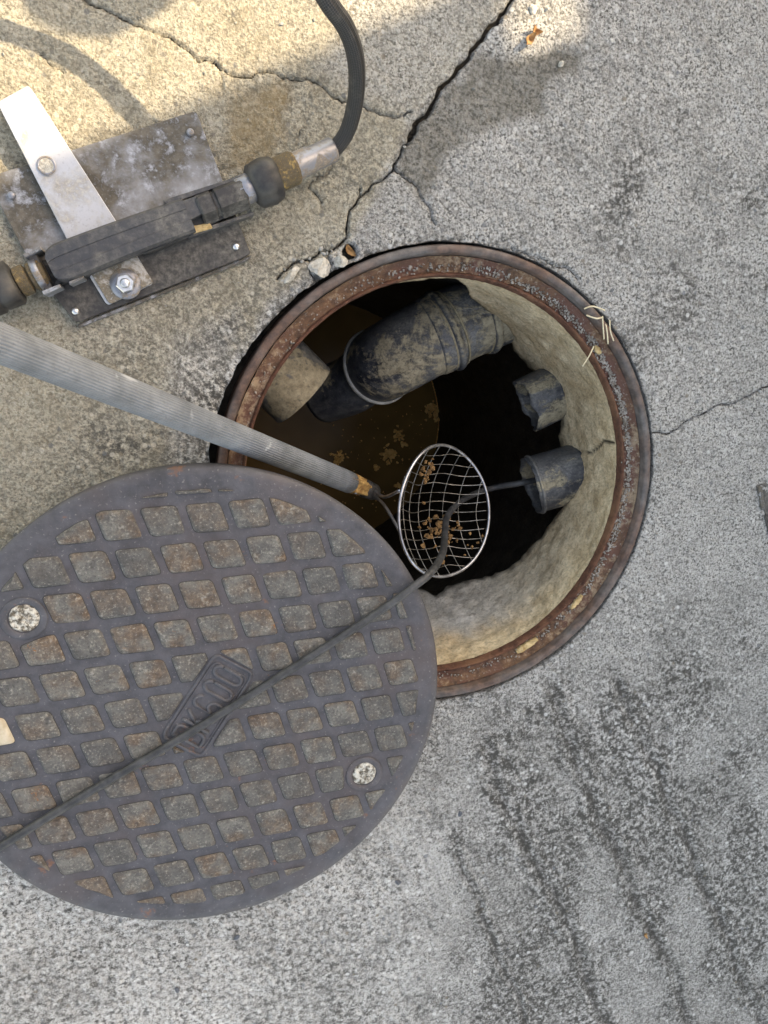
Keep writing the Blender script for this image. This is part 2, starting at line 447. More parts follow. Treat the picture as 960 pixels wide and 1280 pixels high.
def mat_wood():
    m = M('frayed_wood'); mp = m.n('Mapping'); m.put(mp.inputs[0], m.co()); mp.inputs['Scale'].default_value = (1, 1, 1)
    a = m.noise(60, 4, .6, 1.5)
    return m.done(m.mix(thr(m, a, .35, .65), (.2, .10, .035), (.52, .32, .12)), .85, 0, m.bump(a, .5, .001))

PAV = mat_pavement(); RIM = mat_rim(); RUST = mat_rust(); LIPM = mat_lip(); LIDM = mat_lid(); PAD = mat_pad(); PALE = mat_pale_pad(); PLUG = mat_plug()
PVC = mat_pvc('black_plastic_mud', 1.3); PVC2 = mat_pvc('grey_plastic_mud', .9, (.06, .06, .062), (.24, .235, .225)); PVCD = mat_pvc('dark_plastic', .05); PVC3 = mat_pvc('dull_black_plastic', .95)
NECK = mat_neck(); SLIME_SHADE = mat_simple('shaded_slime_wall', (.008, .007, .006), (.034, .029, .023), 26, .5, 0, .8, .008, .4)  # slime colour also carries the chamber's deep shade
WATER = mat_water(); SCUM = mat_simple('scum', (.64, .31, .085), (.95, .60, .24), 120, .9, 0, .8, .003, .2)
PLATE = mat_dirty_steel('dirty_plate', (.38, .395, .43), (.05, .044, .036), .96, .3, .5, 7, .26)
PLATED = mat_dirty_steel('black_greasy_plate', (.026, .025, .026), (.060, .056, .050), .40, .1, .45, 16, .32)
STRAP = mat_dirty_steel('pale_strap', (.42, .43, .46), (.17, .155, .13), .16, .1, .5, 20, .2)
STRAPD = mat_dirty_steel('muddy_strap', (.42, .40, .37), (.10, .085, .065), .8, .3, .5, 35)
BLKBAR = mat_dirty_steel('black_bar', (.040, .041, .046), (.075, .070, .062), .36, .1, .40, 12, .34)
STEEL = mat_dirty_steel('dull_steel', (.25, .26, .29), (.12, .10, .08), .4, .7, .38, 60)
BRIGHT = mat_simple('zinc', (.5, .5, .5), (.75, .75, .74), 200, .3, .9, .2)
BRASS = mat_dirty_steel('dirty_brass', (.34, .22, .075), (.05, .038, .024), 1.0, .4, .45, 60)
BLACK = mat_simple('black_plastic', (.018, .018, .020), (.06, .056, .05), 50, .5, 0, .3)
HOSE = mat_hose(); CABLE = mat_cable(); POLE = mat_pole(); WOOD = mat_wood()
WIRE = mat_simple('chrome_wire', (.26, .26, .28), (.6, .6, .63), 60, .3, .9, .1)
MESHW = mat_simple('mesh_wire', (.14, .125, .10), (.42, .40, .37), 120, .35, .8, .1)
LEAF = mat_simple('dry_leaf', (.20, .09, .03), (.55, .33, .15), 120, .8, 0, .4)
STRAW = mat_simple('dry_straw', (.45, .38, .25), (.66, .58, .42), 90, .75, 0, .2)
CHUNK = mat_simple('broken_concrete', (.30, .28, .24), (.60, .57, .51), 150, .92, 0, .9, .003, .2)
PEB = mat_simple('grey_stone', (.30, .29, .27), (.55, .53, .49), 150, .9, 0, .8, .002, .2)
GRIT = mat_simple('grit', (.16, .155, .14), (.42, .41, .38), 130, .9, 0, .8, .002, .2)
SILT = mat_simple('dried_silt', (.24, .195, .125), (.44, .37, .25), 120, .95, 0, .6, .002, .1)
DEB = mat_simple('brown_debris', (.10, .052, .022), (.33, .185, .08), 150, .9, 0, .8, .003, .2)
PAD_FOOT = mat_simple('pad_foot_dark', (.020, .019, .019), (.052, .047, .042), 120, .85, 0, .5, .001, .2)  # darker tone for the ring at each pad's foot
CRUMB = mat_simple('mortar_crumb', (.13, .11, .09), (.42, .39, .35), 110, .9, 0, .6, .002, .2)
WALLM = mat_simple('wall_render', (.40, .38, .35), (.52, .50, .46), 12, .9, 0, .3, .003, .2)
CASTERM = mat_simple('painted_metal', (.30, .22, .04), (.5, .38, .06), 30, .5, .2, .1)

# ------------------------------------------------------------------ pavement
RC = np.array([0.3806, -0.1921]); RO = 0.3446            # manhole frame centre and outer radius
def hole_r(th):
    # wider, ragged gap on the upper left side
    gap = .0035 + .0095 * np.exp(-((np.angle(np.exp(1j * (th - math.radians(160))))) / .55) ** 2)
    return RO + gap + .0028 * (vn(np.cos(th) * 1.0, np.sin(th) * 1.0, 22, 5) - .5) + .002 * (vn(np.cos(th), np.sin(th), 70, 6) - .5)

def jitter(P, amp, seed, sub=3):
    r = np.random.default_rng(seed); P = np.array(P, float)
    for _ in range(sub):
        Q = [P[0]]
        for a, b in zip(P[:-1], P[1:]):
            d = b - a; n = np.array([-d[1], d[0]]); Q += [(a + b) / 2 + n * r.normal() * amp, b]
        P = np.array(Q)
    return P

CRACKS = [  # pixels of the photograph, half width in mm (start, end), depth in mm
    ([(665, -45), (640, 0), (615, 30), (590, 62), (570, 92), (545, 125), (524, 150), (513, 172)], 1.9, 3.0, 12),
    ([(513, 172), (497, 200), (493, 212), (470, 228), (452, 245), (436, 270), (431, 300)], 1.7, 2.3, 8),
    ([(493, 212), (510, 225), (527, 248), (545, 280)], 1.5, .5, 5),
    ([(303, 96), (345, 91), (385, 98), (408, 112), (428, 128), (450, 128), (472, 141), (498, 146), (513, 140)], 1.2, 1.3, 5),
    ([(85, -12), (110, 3), (150, 22), (187, 37), (217, 50), (240, 67), (247, 77), (267, 78), (285, 92), (303, 96)], 1.2, 1.4, 5),
    ([(268, 76), (275, 85), (277, 108)], 1.4, .8, 4),
    ([(817, 541), (835, 543), (850, 535), (862, 525), (885, 515), (905, 505), (930, 497), (975, 484), (1060, 470)], 1.5, 1.4, 5),
    ([(423, 197), (407, 220), (390, 227), (385, 237), (403, 257)], .9, .9, 3),
    ([(383, 150), (375, 163), (370, 182)], .7, .5, 2),
    ([(347, 349), (361, 335), (377, 326), (388, 324), (400, 314), (410, 316), (421, 310), (431, 300)], 1.3, 2.6, 8),
    ([(388, 324), (388, 340), (394, 349)], 1.3, 1.4, 6), ([(410, 316), (414, 330), (411, 345)], 1.4, 1.6, 6),
    ([(640, 309), (660, 318), (688, 329), (713, 338), (724, 349)], .8, 1.2, 4),
    ([(50, 68), (62, 80), (80, 92)], 1.2, .6, 3), ([(450, 235), (452, 245)], 1.4, 1.2, 4),
]
GROOVES = [([(752, 815), (785, 885), (815, 950), (850, 1030), (880, 1110), (930, 1230), (965, 1310)], 8.5, 2.4),
           ([(672, 835), (705, 910), (738, 990), (770, 1060), (812, 1160), (860, 1290)], 9.0, 1.8),
           ([(590, 905), (618, 980), (650, 1040), (690, 1110), (722, 1180), (775, 1310)], 8.5, 2.0),
           ([(560, 1030), (588, 1105), (620, 1190), (668, 1310)], 5.0, 1.6)]

def to_px(X, Y):                          # pavement point -> photo pixel, to place patches seen in the photograph
    c = np.stack([X, Y, np.zeros_like(X)], -1)
    ax = np.stack([EX, EY, -N]); p = X[..., None] * EX + Y[..., None] * EY + H * N
    return 480 + F * p[..., 0] / p[..., 2], 640 + F * p[..., 1] / p[..., 2]

def pavement():
    st = .0021; xs = np.arange(-.56, 1.30, st); ys = np.arange(-1.56, .66, st)
    X, Y = np.meshgrid(xs, ys, indexing='ij'); nx, ny = X.shape
    r = np.hypot(X - RC[0], Y - RC[1]); th = np.arctan2(Y - RC[1], X - RC[0]); Rh = hole_r(th)
    inside = r < Rh
    q = np.arange(nx * ny).reshape(nx, ny)
    quads = np.stack([q[:-1, :-1], q[1:, :-1], q[1:, 1:], q[:-1, 1:]], -1).reshape(-1, 4)
    ins = inside.ravel(); keep = ~ins[quads].all(1); quads = quads[keep]
    k = np.where(inside, Rh / np.maximum(r, 1e-6), 1.0)
    Xs = RC[0] + (X - RC[0]) * k; Ys = RC[1] + (Y - RC[1]) * k
    PX, PY = to_px(Xs, Ys)
    wx = PX + 26 * (fbm(Xs, Ys, 14, 3) - .5) + 12 * (fbm(Xs, Ys, 60, 4) - .5); wy = PY + 26 * (fbm(Xs, Ys, 14, 13) - .5) + 12 * (fbm(Xs, Ys, 60, 14) - .5)
    tan = soft_poly(wx, wy, [(-900, -900), (760, -300), (640, 0), (515, 155), (495, 210), (432, 300), (395, 335), (330, 385), (285, 470), (262, 600), (0, 720), (-900, 800)], 10)
    grey_block = soft_poly(wx, wy, [(420, -60), (640, -60), (640, 0), (515, 150), (455, 132), (400, 92), (440, 40)], 22)
    tan = tan * (1 - .6 * grey_block)
    tan = np.clip(tan - .7 * soft_poly(wx, wy, [(205, 440), (290, 385), (300, 420), (285, 600), (215, 600)], 20), 0, 1)
    stain = soft_poly(wx, wy, [(600, 62), (655, 75), (700, 62), (728, 75), (715, 95), (678, 105), (676, 142), (640, 150), (592, 172), (560, 200), (528, 242), (500, 216), (499, 200), (516, 165), (560, 112)], 9)
    stain *= .75 + .5 * fbm(Xs, Ys, 30, 40)
    ochre = soft_poly(wx, wy, [(296, 112), (345, 105), (342, 195), (330, 215), (285, 205)], 16) * (.6 + .6 * fbm(Xs, Ys, 40, 50))
    ochre += .8 * np.exp(-((PX - 352) ** 2 + (PY - 122) ** 2) / 180.)
    dirt = .3 * sstep(.36, .75, fbm(Xs, Ys, 4.2, 60)) + .35 * sstep(.38, .75, fbm(Xs, Ys, 17, 61))
    low = soft_poly(PX, PY, [(560, 830), (1300, 760), (1300, 1600), (560, 1600)], 120); dirt += low * (.22 + .66 * sstep(.36, .70, fbm(Xs, Ys, 10, 62, 5)))
    dirt += .45 * soft_poly(PX, PY, [(700, 200), (1100, 120), (1100, 430), (800, 440)], 90) * sstep(.4, .6, fbm(Xs, Ys, 11, 66))
    dirt += .5 * soft_poly(wx, wy, [(215, 430), (290, 385), (300, 420), (285, 600), (215, 600)], 20)
    dirt += .45 * np.exp(-(((PX - 130) / 60) ** 2 + ((PY - 560) / 40) ** 2)) + .4 * soft_poly(wx, wy, [(290, 105), (360, 100), (345, 220), (280, 210)], 20)
    coarse = soft_poly(PX, PY, [(-900, 1000), (560, 1000), (520, 1700), (-900, 1700)], 110)
    z = .0016 * (fbm(Xs, Ys, 7, 70) - .5) * 2 + .0016 * (vn(Xs, Ys, 95, 71) - .5) + .0013 * (vn(Xs, Ys, 210, 72) - .5)
    z += coarse * .0022 * (vn(Xs, Ys, 130, 73) - .6)
    z -= .003 * stain * .6
    crack = np.zeros_like(z); groove = np.zeros_like(z)
    edge_w = 1.2 * (fbm(Xs, Ys, 120, 81) - .5) * .001
    NARROW = .5
    for i, (P, h0, h1, dep) in enumerate(CRACKS):
        W = np.array([at(a, b)[:2] for a, b in P]); W = jitter(W, .085, 100 + i)
        lo = W.min(0) - .02; hi = W.max(0) + .02
        ix = np.where((xs > lo[0]) & (xs < hi[0]))[0]; iy = np.where((ys > lo[1]) & (ys < hi[1]))[0]
        if len(ix) == 0 or len(iy) == 0: continue
        sl_ = np.s_[ix[0]:ix[-1] + 1, iy[0]:iy[-1] + 1]
        d, t = seg_dist(Xs[sl_], Ys[sl_], W); hw = (h0 + (h1 - h0) * t) * .001 * (1.0 if h1 >= 3 else NARROW)
        hw = hw * (.65 + .7 * vn(Xs[sl_], Ys[sl_], 60, 90 + i)) + edge_w[sl_]
        k = 1 - sstep(hw * .6, hw + .0012, d); kk = np.clip(.5 + (hw - d) / .006, 0, 1)
        z[sl_] -= k * dep * .001 + .0008 * np.exp(-(d / .006) ** 2); crack[sl_] = np.maximum(crack[sl_], kk)
    for i, (P, hw, dep) in enumerate(GROOVES):
        W = jitter(np.array([at(a, b)[:2] for a, b in P]), .035, 200 + i)
        lo = W.min(0) - .03; hi = W.max(0) + .03
        ix = np.where((xs > lo[0]) & (xs < hi[0]))[0]; iy = np.where((ys > lo[1]) & (ys < hi[1]))[0]
        sl_ = np.s_[ix[0]:ix[-1] + 1, iy[0]:iy[-1] + 1]
        d, t = seg_dist(Xs[sl_], Ys[sl_], W); br = sstep(.30, .56, fbm(Xs[sl_], Ys[sl_], 22, 300 + i, 3))
        k = np.exp(-(d / (hw * .001)) ** 2) * (.3 + .7 * br) * sstep(0, .12, t)
        z[sl_] -= k * dep * .001; groove[sl_] = np.maximum(groove[sl_], np.clip(1.25 * k * (.25 + 1.15 * fbm(Xs[sl_], Ys[sl_], 60, 19, 3)), 0, 1)); dirt[sl_] += .5 * np.exp(-(d / (hw * .0028)) ** 2) * sstep(0, .12, t)
        z[sl_] += .0012 * np.exp(-((d - hw * .002) / (hw * .0008)) ** 2) * sstep(0, .12, t)
    # a hole in the broken edge where the crack meets the frame
    p = at(438, 314)[:2]; d = np.hypot(Xs - p[0], (Ys - p[1]) * .8); k = 1 - sstep(.006, .0115, d + .004 * (vn(Xs, Ys, 160, 7) - .5)); z -= .016 * k; crack = np.maximum(crack, k * .8)
    # crumbling next to the frame
    rr = np.hypot(Xs - RC[0], Ys - RC[1]) - Rh
    z -= .004 * np.exp(-np.maximum(rr, 0) / .006) * fbm(Xs, Ys, 60, 33); dirt += .4 * np.exp(-np.maximum(rr, 0) / .008)
    fade = np.minimum(np.minimum(sstep(0, .05, X - xs[0]), sstep(0, .05, xs[-1] - X)), np.minimum(sstep(0, .05, Y - ys[0]), sstep(0, .05, ys[-1] - Y)))
    z *= fade
    fade2 = sstep(.0, .17, np.minimum(np.minimum(X - xs[0], xs[-1] - X), np.minimum(Y - ys[0], ys[-1] - Y)) + .05 * (fbm(X, Y, 12, 95) - .5))
    dirt = .3 + (dirt - .3) * fade2; tan = tan * fade2; coarse = coarse * fade2; groove = groove * fade2
    V = np.stack([Xs, Ys, z], -1).reshape(-1, 3); used = np.zeros(len(V), bool); used[quads.ravel()] = True
    remap = np.cumsum(used) - 1; V = V[used]; quads = remap[quads]
    A = {k: np.clip(a, 0, 1).reshape(-1)[used] for k, a in dict(tan=tan, stain=stain, dirt=dirt, coarse=coarse, crack=crack, ochre=ochre, groove=groove).items()}
    nb = len(V)
    # walls of the hole and the plain sheet out to the horizon
    seg = 720; an = np.linspace(0, 2 * math.pi, seg, endpoint=False); R_ = hole_r(an); ring = []
    for zz, dr in ((-.0005, 0), (-.03, .002), (-.075, .004)):
        ring.append(np.stack([RC[0] + (R_ + dr) * np.cos(an), RC[1] + (R_ + dr) * np.sin(an), np.full(seg, zz)], -1))
    V = np.vstack([V] + ring); extra = []
    for i in range(2):
        for j in range(seg):
            k = (j + 1) % seg; extra.append((nb + i * seg + j, nb + (i + 1) * seg + j, nb + (i + 1) * seg + k, nb + i * seg + k))
    b = len(V); L = 150.0; x0, x1, y0, y1 = xs[0], xs[-1], ys[0], ys[-1]
    V = np.vstack([V, [(x0, y0, 0), (x1, y0, 0), (x1, y1, 0), (x0, y1, 0), (-L, -L, 0), (L, -L, 0), (L, L, 0), (-L, L, 0)]])
    for i in range(4):
        j = (i + 1) % 4; extra.append((b + 4 + i, b + 4 + j, b + j, b + i))
    Q = np.vstack([quads, np.array(extra)]).astype(np.int32)
    me = bpy.data.meshes.new('pavement'); me.vertices.add(len(V)); me.vertices.foreach_set('co', V.astype(np.float32).ravel())
    me.loops.add(Q.size); me.loops.foreach_set('vertex_index', Q.ravel()); me.polygons.add(len(Q))
    me.polygons.foreach_set('loop_start', np.arange(0, Q.size, 4, dtype=np.int32))
    me.update(calc_edges=True)
    me.polygons.foreach_set('use_smooth', np.ones(len(Q), bool))
    for k, a in A.items():
        at_ = me.attributes.new(k, 'FLOAT', 'POINT'); full = np.zeros(len(V), np.float32); full[:nb] = a
        if k == 'dirt': full[nb:] = .3
        at_.data.foreach_set('value', full)
    me.materials.append(PAV); o = bpy.data.objects.new('pavement', me); COL.objects.link(o); tag(o, kind='structure')
pavement()

# ------------------------------------------------------------------ added block, unseen beyond the right edge, that shades the work place
G2 = np.array([.339, .451]); SU = SUN_D / np.linalg.norm(SUN_D); WD = np.array([SU[1], -SU[0]])
K0 = G2 + SU * 2.6
bw = thing('added_building', 'added plain rendered block, unseen beyond the right edge of the frame, casting the shade', 'added_building', (*K0, 0))
def wall_box(w0, w1, z0, z1, d0=0.0, d1=.16):
    P = []
    for z in (z0, z1):
        for a, b in ((w0, d0), (w1, d0), (w1, d1), (w0, d1)):
            q = K0 + WD * a + SU * b; P.append((q[0], q[1], z))
    return P, [(3, 2, 1, 0), (4, 5, 6, 7), (0, 1, 5, 4), (1, 2, 6, 5), (2, 3, 7, 6), (3, 0, 4, 7)]
mesh('corner_post', *wall_box(0, .036, 0, 4.4, 0, .03), WALLM, bw, False)
mesh('wall', *join([wall_box(.036, .105, 0, 2.165, 0, .03), wall_box(.036, .105, 2.285, 4.4, 0, .03)]), WALLM, bw, False)  # slot left open between the pieces to shape the small sun patch
mesh('wall', *wall_box(.105, 5.2, 0, 4.4, 0, 2.2), WALLM, bw, False)

# added unseen stand: its round head throws the blot of shade at top left
LZ = .9; lg = at(134, -46)[:2]; lp = lg + SU * LZ / math.tan(SUN_EL)
caster = thing('blot_caster', 'added round head on a thin stand, unseen beyond the top edge of the frame, casting a blot of shade', 'caster', (*lp, 0))
mesh('pole', *sweep([(lp[0], lp[1], .0), (lp[0], lp[1], LZ)], .008, 10)[:2], BLACK, caster)
for k in range(3):
    a = k * 2.094 + .6
    mesh('leg', *sweep([(lp[0], lp[1], .22), (lp[0] + .2 * math.cos(a), lp[1] + .2 * math.sin(a), .008)], .007, 8)[:2], BLACK, caster)
hd = mesh('caster_head', *lathe([(0.001, -.045), (.04, -.045), (.066, -.02), (.07, .02), (.06, .045), (.001, .05)], (0, 0), 40), CASTERM, caster)
hd.data.transform(Matrix.Translation(caster.location)); hd.location = (0, 0, LZ)

# ------------------------------------------------------------------ manhole frame
fr = thing('manhole_ring', 'round rusty cast iron frame set in the concrete around the open manhole', 'manhole frame', (*RC, 0))
def wob_rim(an, i): return .0006 * (vn(np.cos(an), np.sin(an), 30, 1 + i) - .5), .0010 * (vn(np.cos(an), np.sin(an), 24, 20 + i) - .5)
mesh('rim', *lathe([(RO, -.066), (RO, -.004), (RO - .0025, .0), (.3345, .0), (.3325, -.003), (.3305, -.021)], RC, 360, False, wob_rim), RIM, fr)
def wob_seat(an, i): return .0022 * (fbm(np.cos(an), np.sin(an), 40, 30 + i) - .5), .0045 * (fbm(np.cos(an), np.sin(an), 36, 40 + i) - .5) * (0 if i in (0, 9, 10) else 1)
mesh('seat', *lathe([(.3303, -.012), (.3285, -.0195), (.323, -.0225), (.3165, -.025), (.313, -.0245), (.310, -.026), (.3092, -.0245)], RC, 480, False, wob_seat), RUST, fr)
mesh('lip', *lathe([(.3094, -.026), (.3085, -.0225), (.3065, -.0198), (.3050, -.0208), (.3036, -.025), (.3035, -.037)], RC, 480, False, lambda an, i: (.0016 * (fbm(np.cos(an), np.sin(an), 40, 30 + i) - .5), .0022 * (fbm(np.cos(an), np.sin(an), 36, 80 + i) - .5))), LIPM, fr)
V = []; parts = []
for i in range(1300):                      # crumbled mortar crust lying in the groove, on the right side
    a = random.gauss(.35, .75); rr = random.gauss(.317, .0035); s = random.uniform(.0007, .0022)
    parts.append(rock((RC[0] + rr * math.cos(a), RC[1] + rr * math.sin(a), -.0225), s * 1.5, s, s * .8, 500 + i, 1))
for i in range(90):
    a = random.uniform(-2.2, 3.2); rr = random.uniform(.309, .3235); s = random.uniform(.0008, .002)
    parts.append(rock((RC[0] + rr * math.cos(a), RC[1] + rr * math.sin(a), -.0225), s * 1.5, s, s * .8, 1500 + i, 1))
tag(mesh('mortar_crumbs', *join(parts), CRUMB, None), 'pale mortar crumbs lying in the groove of the rusty frame', 'crumbs', kind='stuff')
CRUST = mat_simple('flaking_crust', (.35, .23, .10), (.62, .48, .27), 110, .9, 0, .9, .003, .2)
for (px, py, L, W_) in ((668, 823, .042, .011), (738, 768, .030, .008), (758, 430, .016, .008)):
    c = at(px, py, -.014); a = math.atan2(c[1] - RC[1], c[0] - RC[0]); R_ = .3165
    ar = np.linspace(a - L / 2 / R_, a + L / 2 / R_, 14); top = []; bot = []
    for t, q in enumerate(ar):
        e = W_ * .5 * (math.sin(math.pi * (t + .4) / 13.8) ** .4) * random.uniform(.75, 1.15)
        top.append((RC[0] + (R_ + e) * math.cos(q), RC[1] + (R_ + e) * math.sin(q), -.0185 + random.uniform(-.001, .001)))
        bot.append((RC[0] + (R_ - e) * math.cos(q), RC[1] + (R_ - e) * math.sin(q), -.0185 + random.uniform(-.001, .001)))
    mesh('crust_flake', *prism(top + bot[::-1], .006, .0006), CRUST, fr, False)

# ------------------------------------------------------------------ shaft
RN = .305
def on_cyl(px, py, R=RN):
    d = ray(px, py); o = np.array([0, 0, H]); a = d[0] ** 2 + d[1] ** 2; ox, oy = -RC[0], -RC[1]
    b = 2 * (ox * d[0] + oy * d[1]); c = ox * ox + oy * oy - R * R; t = (-b + math.sqrt(max(0, b * b - 4 * a * c))) / (2 * a)
    p = o + d * t; return p, math.atan2(p[1] - RC[1], p[0] - RC[0])
edge_px = [(570, 352), (590, 372), (612, 392), (634, 408), (642, 438), (660, 458), (690, 490), (700, 520), (697, 545), (706, 575), (712, 600), (708, 625), (690, 655), (660, 690), (618, 724), (585, 735), (563, 742), (548, 757), (530, 748), (505, 740)]
ed = [(on_cyl(*p)[1], on_cyl(*p)[0][2]) for p in edge_px]
ed = sorted(ed); print('shaft edge', [(round(a, 2), round(z, 3)) for a, z in ed])
def neck_z(an):
    a0, a1 = ed[0][0], ed[-1][0]; x = [a0 - 1.2, a0 - .5] + [e[0] for e in ed] + [a1 + .25, a1 + .6]; y = [-.10, -.16] + [e[1] for e in ed] + [-.10, -.085]
    an = np.where(an < a0 - 1.2, np.where(an + 2 * math.pi < a1 + .6, an + 2 * math.pi, an), an)
    return np.interp(an, x, y, left=-.085, right=-.085)
sh = thing('manhole_shaft', 'rough tan mortar shaft under the iron frame with dark void below', 'manhole shaft', (*RC, -.05))
def shaft():
    seg, rows = 420, 70; an = np.linspace(-math.pi, math.pi, seg, endpoint=False); zb = neck_z(an) + .010 * (vn(an * 1.0, an * 0, 9, 4) - .5) + .006 * (vn(an, an * 0, 30, 9) - .5)
    T = np.linspace(0, 1, rows); A, TT = np.meshgrid(an, T, indexing='ij'); Z = -.034 + (zb[:, None] + .034) * TT
    R_ = RN + .0015 + .016 * (fbm(A * .305 + 5, Z, 14, 11, 4) - .5) * sstep(0, .12, TT) + .006 * (fbm(A * .305 + 5, Z, 70, 12, 3) - .5) * sstep(0, .05, TT)
    R_ -= .020 * sstep(.2, 1, TT) * np.exp(-((A + 1.5) / .8) ** 2)      # the mortar bench leans in at the bottom of the picture
    R_ = np.clip(R_, RN - .0005 - .030 * np.exp(-((A + 1.2) / 1.0) ** 2), RN + .012)
    PXc = np.array([on_cyl(p[0], p[1])[1] for p in [(772, 547), (745, 560), (722, 566), (706, 578)]]); PZc = np.array([on_cyl(p[0], p[1])[0][2] for p in [(772, 547), (745, 560), (722, 566), (706, 578)]])
    d, _ = seg_dist(A * RN, Z, jitter(np.stack([PXc * RN, PZc], -1), .08, 77)); ck = 1 - sstep(.0008, .003, d); R_ += ck * .004
    # underside turned outwards
    lip = [(0.004, -.006), (.02, -.012), (.05, -.004)]
    V = np.stack([RC[0] + R_ * np.cos(A), RC[1] + R_ * np.sin(A), Z], -1); Vl = []
    for dr, dz in lip:
        rr = R_[:, -1] + dr + .006 * (vn(an, an * 0, 40, 2) - .5); Vl.append(np.stack([RC[0] + rr * np.cos(an), RC[1] + rr * np.sin(an), zb + dz], -1)[:, None])
    V = np.concatenate([V] + Vl, 1); rt = V.shape[1]; V = V.reshape(-1, 3); Fs = []
    for i in range(seg):
        j = (i + 1) % seg
        for k in range(rt - 1): Fs.append((i * rt + k, i * rt + k + 1, j * rt + k + 1, j * rt + k))
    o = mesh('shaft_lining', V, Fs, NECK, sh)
    def addattr(name, a, last):
        full = np.concatenate([a, np.repeat(np.full((seg, 1), last), rt - rows, 1)], 1).astype(np.float32)
        o.data.attributes.new(name, 'FLOAT', 'POINT').data.foreach_set('value', full.ravel())
    grey = np.exp(-((A + 1.35) / .55) ** 2) * sstep(.15, .5, TT + .3 * (fbm(A, Z, 12, 8) - .5)); addattr('grey', grey, 0)
    addattr('crack', ck, 0)
    edge_dark = sstep(.9, 1.0, TT + .12 * (fbm(A * .3, Z, 60, 18) - .5)) * .8 + np.exp(-((A + 1.68) / .13) ** 2) * sstep(.72, .8, TT + .15 * (fbm(A, Z, 16, 28) - .5)); addattr('edge_dark', np.clip(edge_dark, 0, 1), 1)  # shade of the hollow put into the colour; lower edge and underside darkened
shaft()
RCH = .335; p, _ = on_cyl(548, 510, RCH); ZW = float(p[2]); print('water z', ZW)
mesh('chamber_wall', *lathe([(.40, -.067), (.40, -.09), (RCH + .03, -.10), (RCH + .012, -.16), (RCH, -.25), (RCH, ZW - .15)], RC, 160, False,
     lambda an, i: (.006 * (fbm(np.cos(an), np.sin(an), 12, 60 + i) - .5) if i > 2 else 0, 0)), SLIME_SHADE, sh)
mesh('floor', *lathe([(.001, ZW - .149), (RCH + .02, ZW - .15)], RC, 80), SLIME_SHADE, sh)
mesh('collar', *lathe([(.3036, -.036), (.325, -.05), (.39, -.0665), (.40, -.075)], RC, 160), SLIME_SHADE, sh)
# sewage surface
def water():
    rows, seg = 40, 120; an = np.linspace(0, 2 * math.pi, seg, endpoint=False); V = [(RC[0], RC[1], ZW)]; Fs = []
    for i in range(1, rows + 1):
        r = (RCH + .01) * i / rows; x = RC[0] + r * np.cos(an); y = RC[1] + r * np.sin(an); V += list(zip(x, y, ZW + .0016 * (fbm(x, y, 14, 3) - .5)))
    for j in range(seg): Fs.append((0, 1 + j, 1 + (j + 1) % seg))
    for i in range(rows - 1):
        for j in range(seg):
            k = (j + 1) % seg; a = 1 + i * seg; Fs.append((a + j, a + seg + j, a + seg + k, a + k))
    tag(mesh('sewage', V, Fs, WATER), kind='structure')
water()
# floating scum
def scum(px, py, size, seed, label, grp='scum lumps floating on the sewage'):
    r = np.random.default_rng(seed); c = at(px, py, ZW); parts = []
    for i in range(int(10 + size * 900)):
        o = r.normal(size=2) * size * .36; s = r.uniform(.004, .010) * (.6 + size * 9)
        parts.append(rock((c[0] + o[0], c[1] + o[1], ZW + .002), s, s * r.uniform(.5, 1), s * .45, int(seed * 100 + i), 1, .6))
    o = mesh('scum_lump', *join(parts), SCUM, None, False, loc=c); tag(o, label, 'scum', grp)
scum(487, 569, .042, 1, 'largest tan scum lump in the middle of the sewage')
scum(424, 573, .028, 2, 'small tan scum lump nearest the pole')
scum(500, 546, .027, 3, 'tan scum lump just above the largest lump')
scum(541, 514, .036, 4, 'loose tan scum lump drifting below the big black elbow')
scum(470, 585, .010, 5, 'tiny scum speck under the largest lump')
scum(559, 576, .020, 6, 'thin scum lump seen through the wire basket top')
scum(497, 606, .014, 7, 'scum lump beside the left rim of the wire basket')
scum(578, 655, .040, 8, 'broad scum lump seen through the lower part of the wire basket')
parts = []
for i in range(120):
    px, py = random.uniform(390, 560), random.uniform(500, 640); c = at(px, py, ZW + .001); s = random.uniform(.0008, .0026)
    parts.append(rock(c, s * 1.5, s, s * .5, 3000 + i, 1))
wl = np.linspace(-.55, .75, 260)
for i, a in enumerate(wl):
    if vn(np.array([a]), np.array([0.]), 14, 5)[0] < .35: continue
    s = random.uniform(.001, .0028); parts.append(rock((RC[0] + (RCH - .003) * math.cos(a), RC[1] + (RCH - .003) * math.sin(a), ZW + .002), s * 1.3, s, s, 4000 + i, 1))
tag(mesh('scum_specks', *join(parts), SCUM, None, False), 'fine tan specks scattered over the sewage and along its edge', 'scum', kind='stuff')

# ------------------------------------------------------------------ pipes in the shaft
def ring_band(P0, P1, r, bulge, mat, parent, name='coupling_ring'):
    a = np.array(P0); b = np.array(P1); L = [a + (b - a) * t for t in (0, .15, .5, .85, 1)]
    v, f = pipe_wall(L, [r + .0005, r + bulge * .8, r + bulge, r + bulge * .8, r + .0005], r - .003, 56); return mesh(name, v, f, mat, parent)
def pipe_thing(name, label, pts, D, mat, t=.006, n=8, cat='pipe', ragged=0.0):
    P = smooth_path(pts, n); o = thing(name, label, cat, P[0]); V, Fs = pipe_wall(P, D / 2, D / 2 - t, 56)
    if ragged:                              # broken, uneven mouth
        d_ = P[-1] - P[-2]; d_ /= np.linalg.norm(d_); m_ = len(P); an = np.linspace(0, 2 * math.pi, 56, endpoint=False)
        off = ragged * (fbm(np.cos(an) + 3, np.sin(an) + 7, 2.2, int(ragged * 9000), 4) - .5) * 2
        for b_ in (m_ - 1, 2 * m_ - 1): V[b_ * 56:(b_ + 1) * 56] += off[:, None] * d_
    mesh('pipe_body', V, Fs, mat, o); return o, P
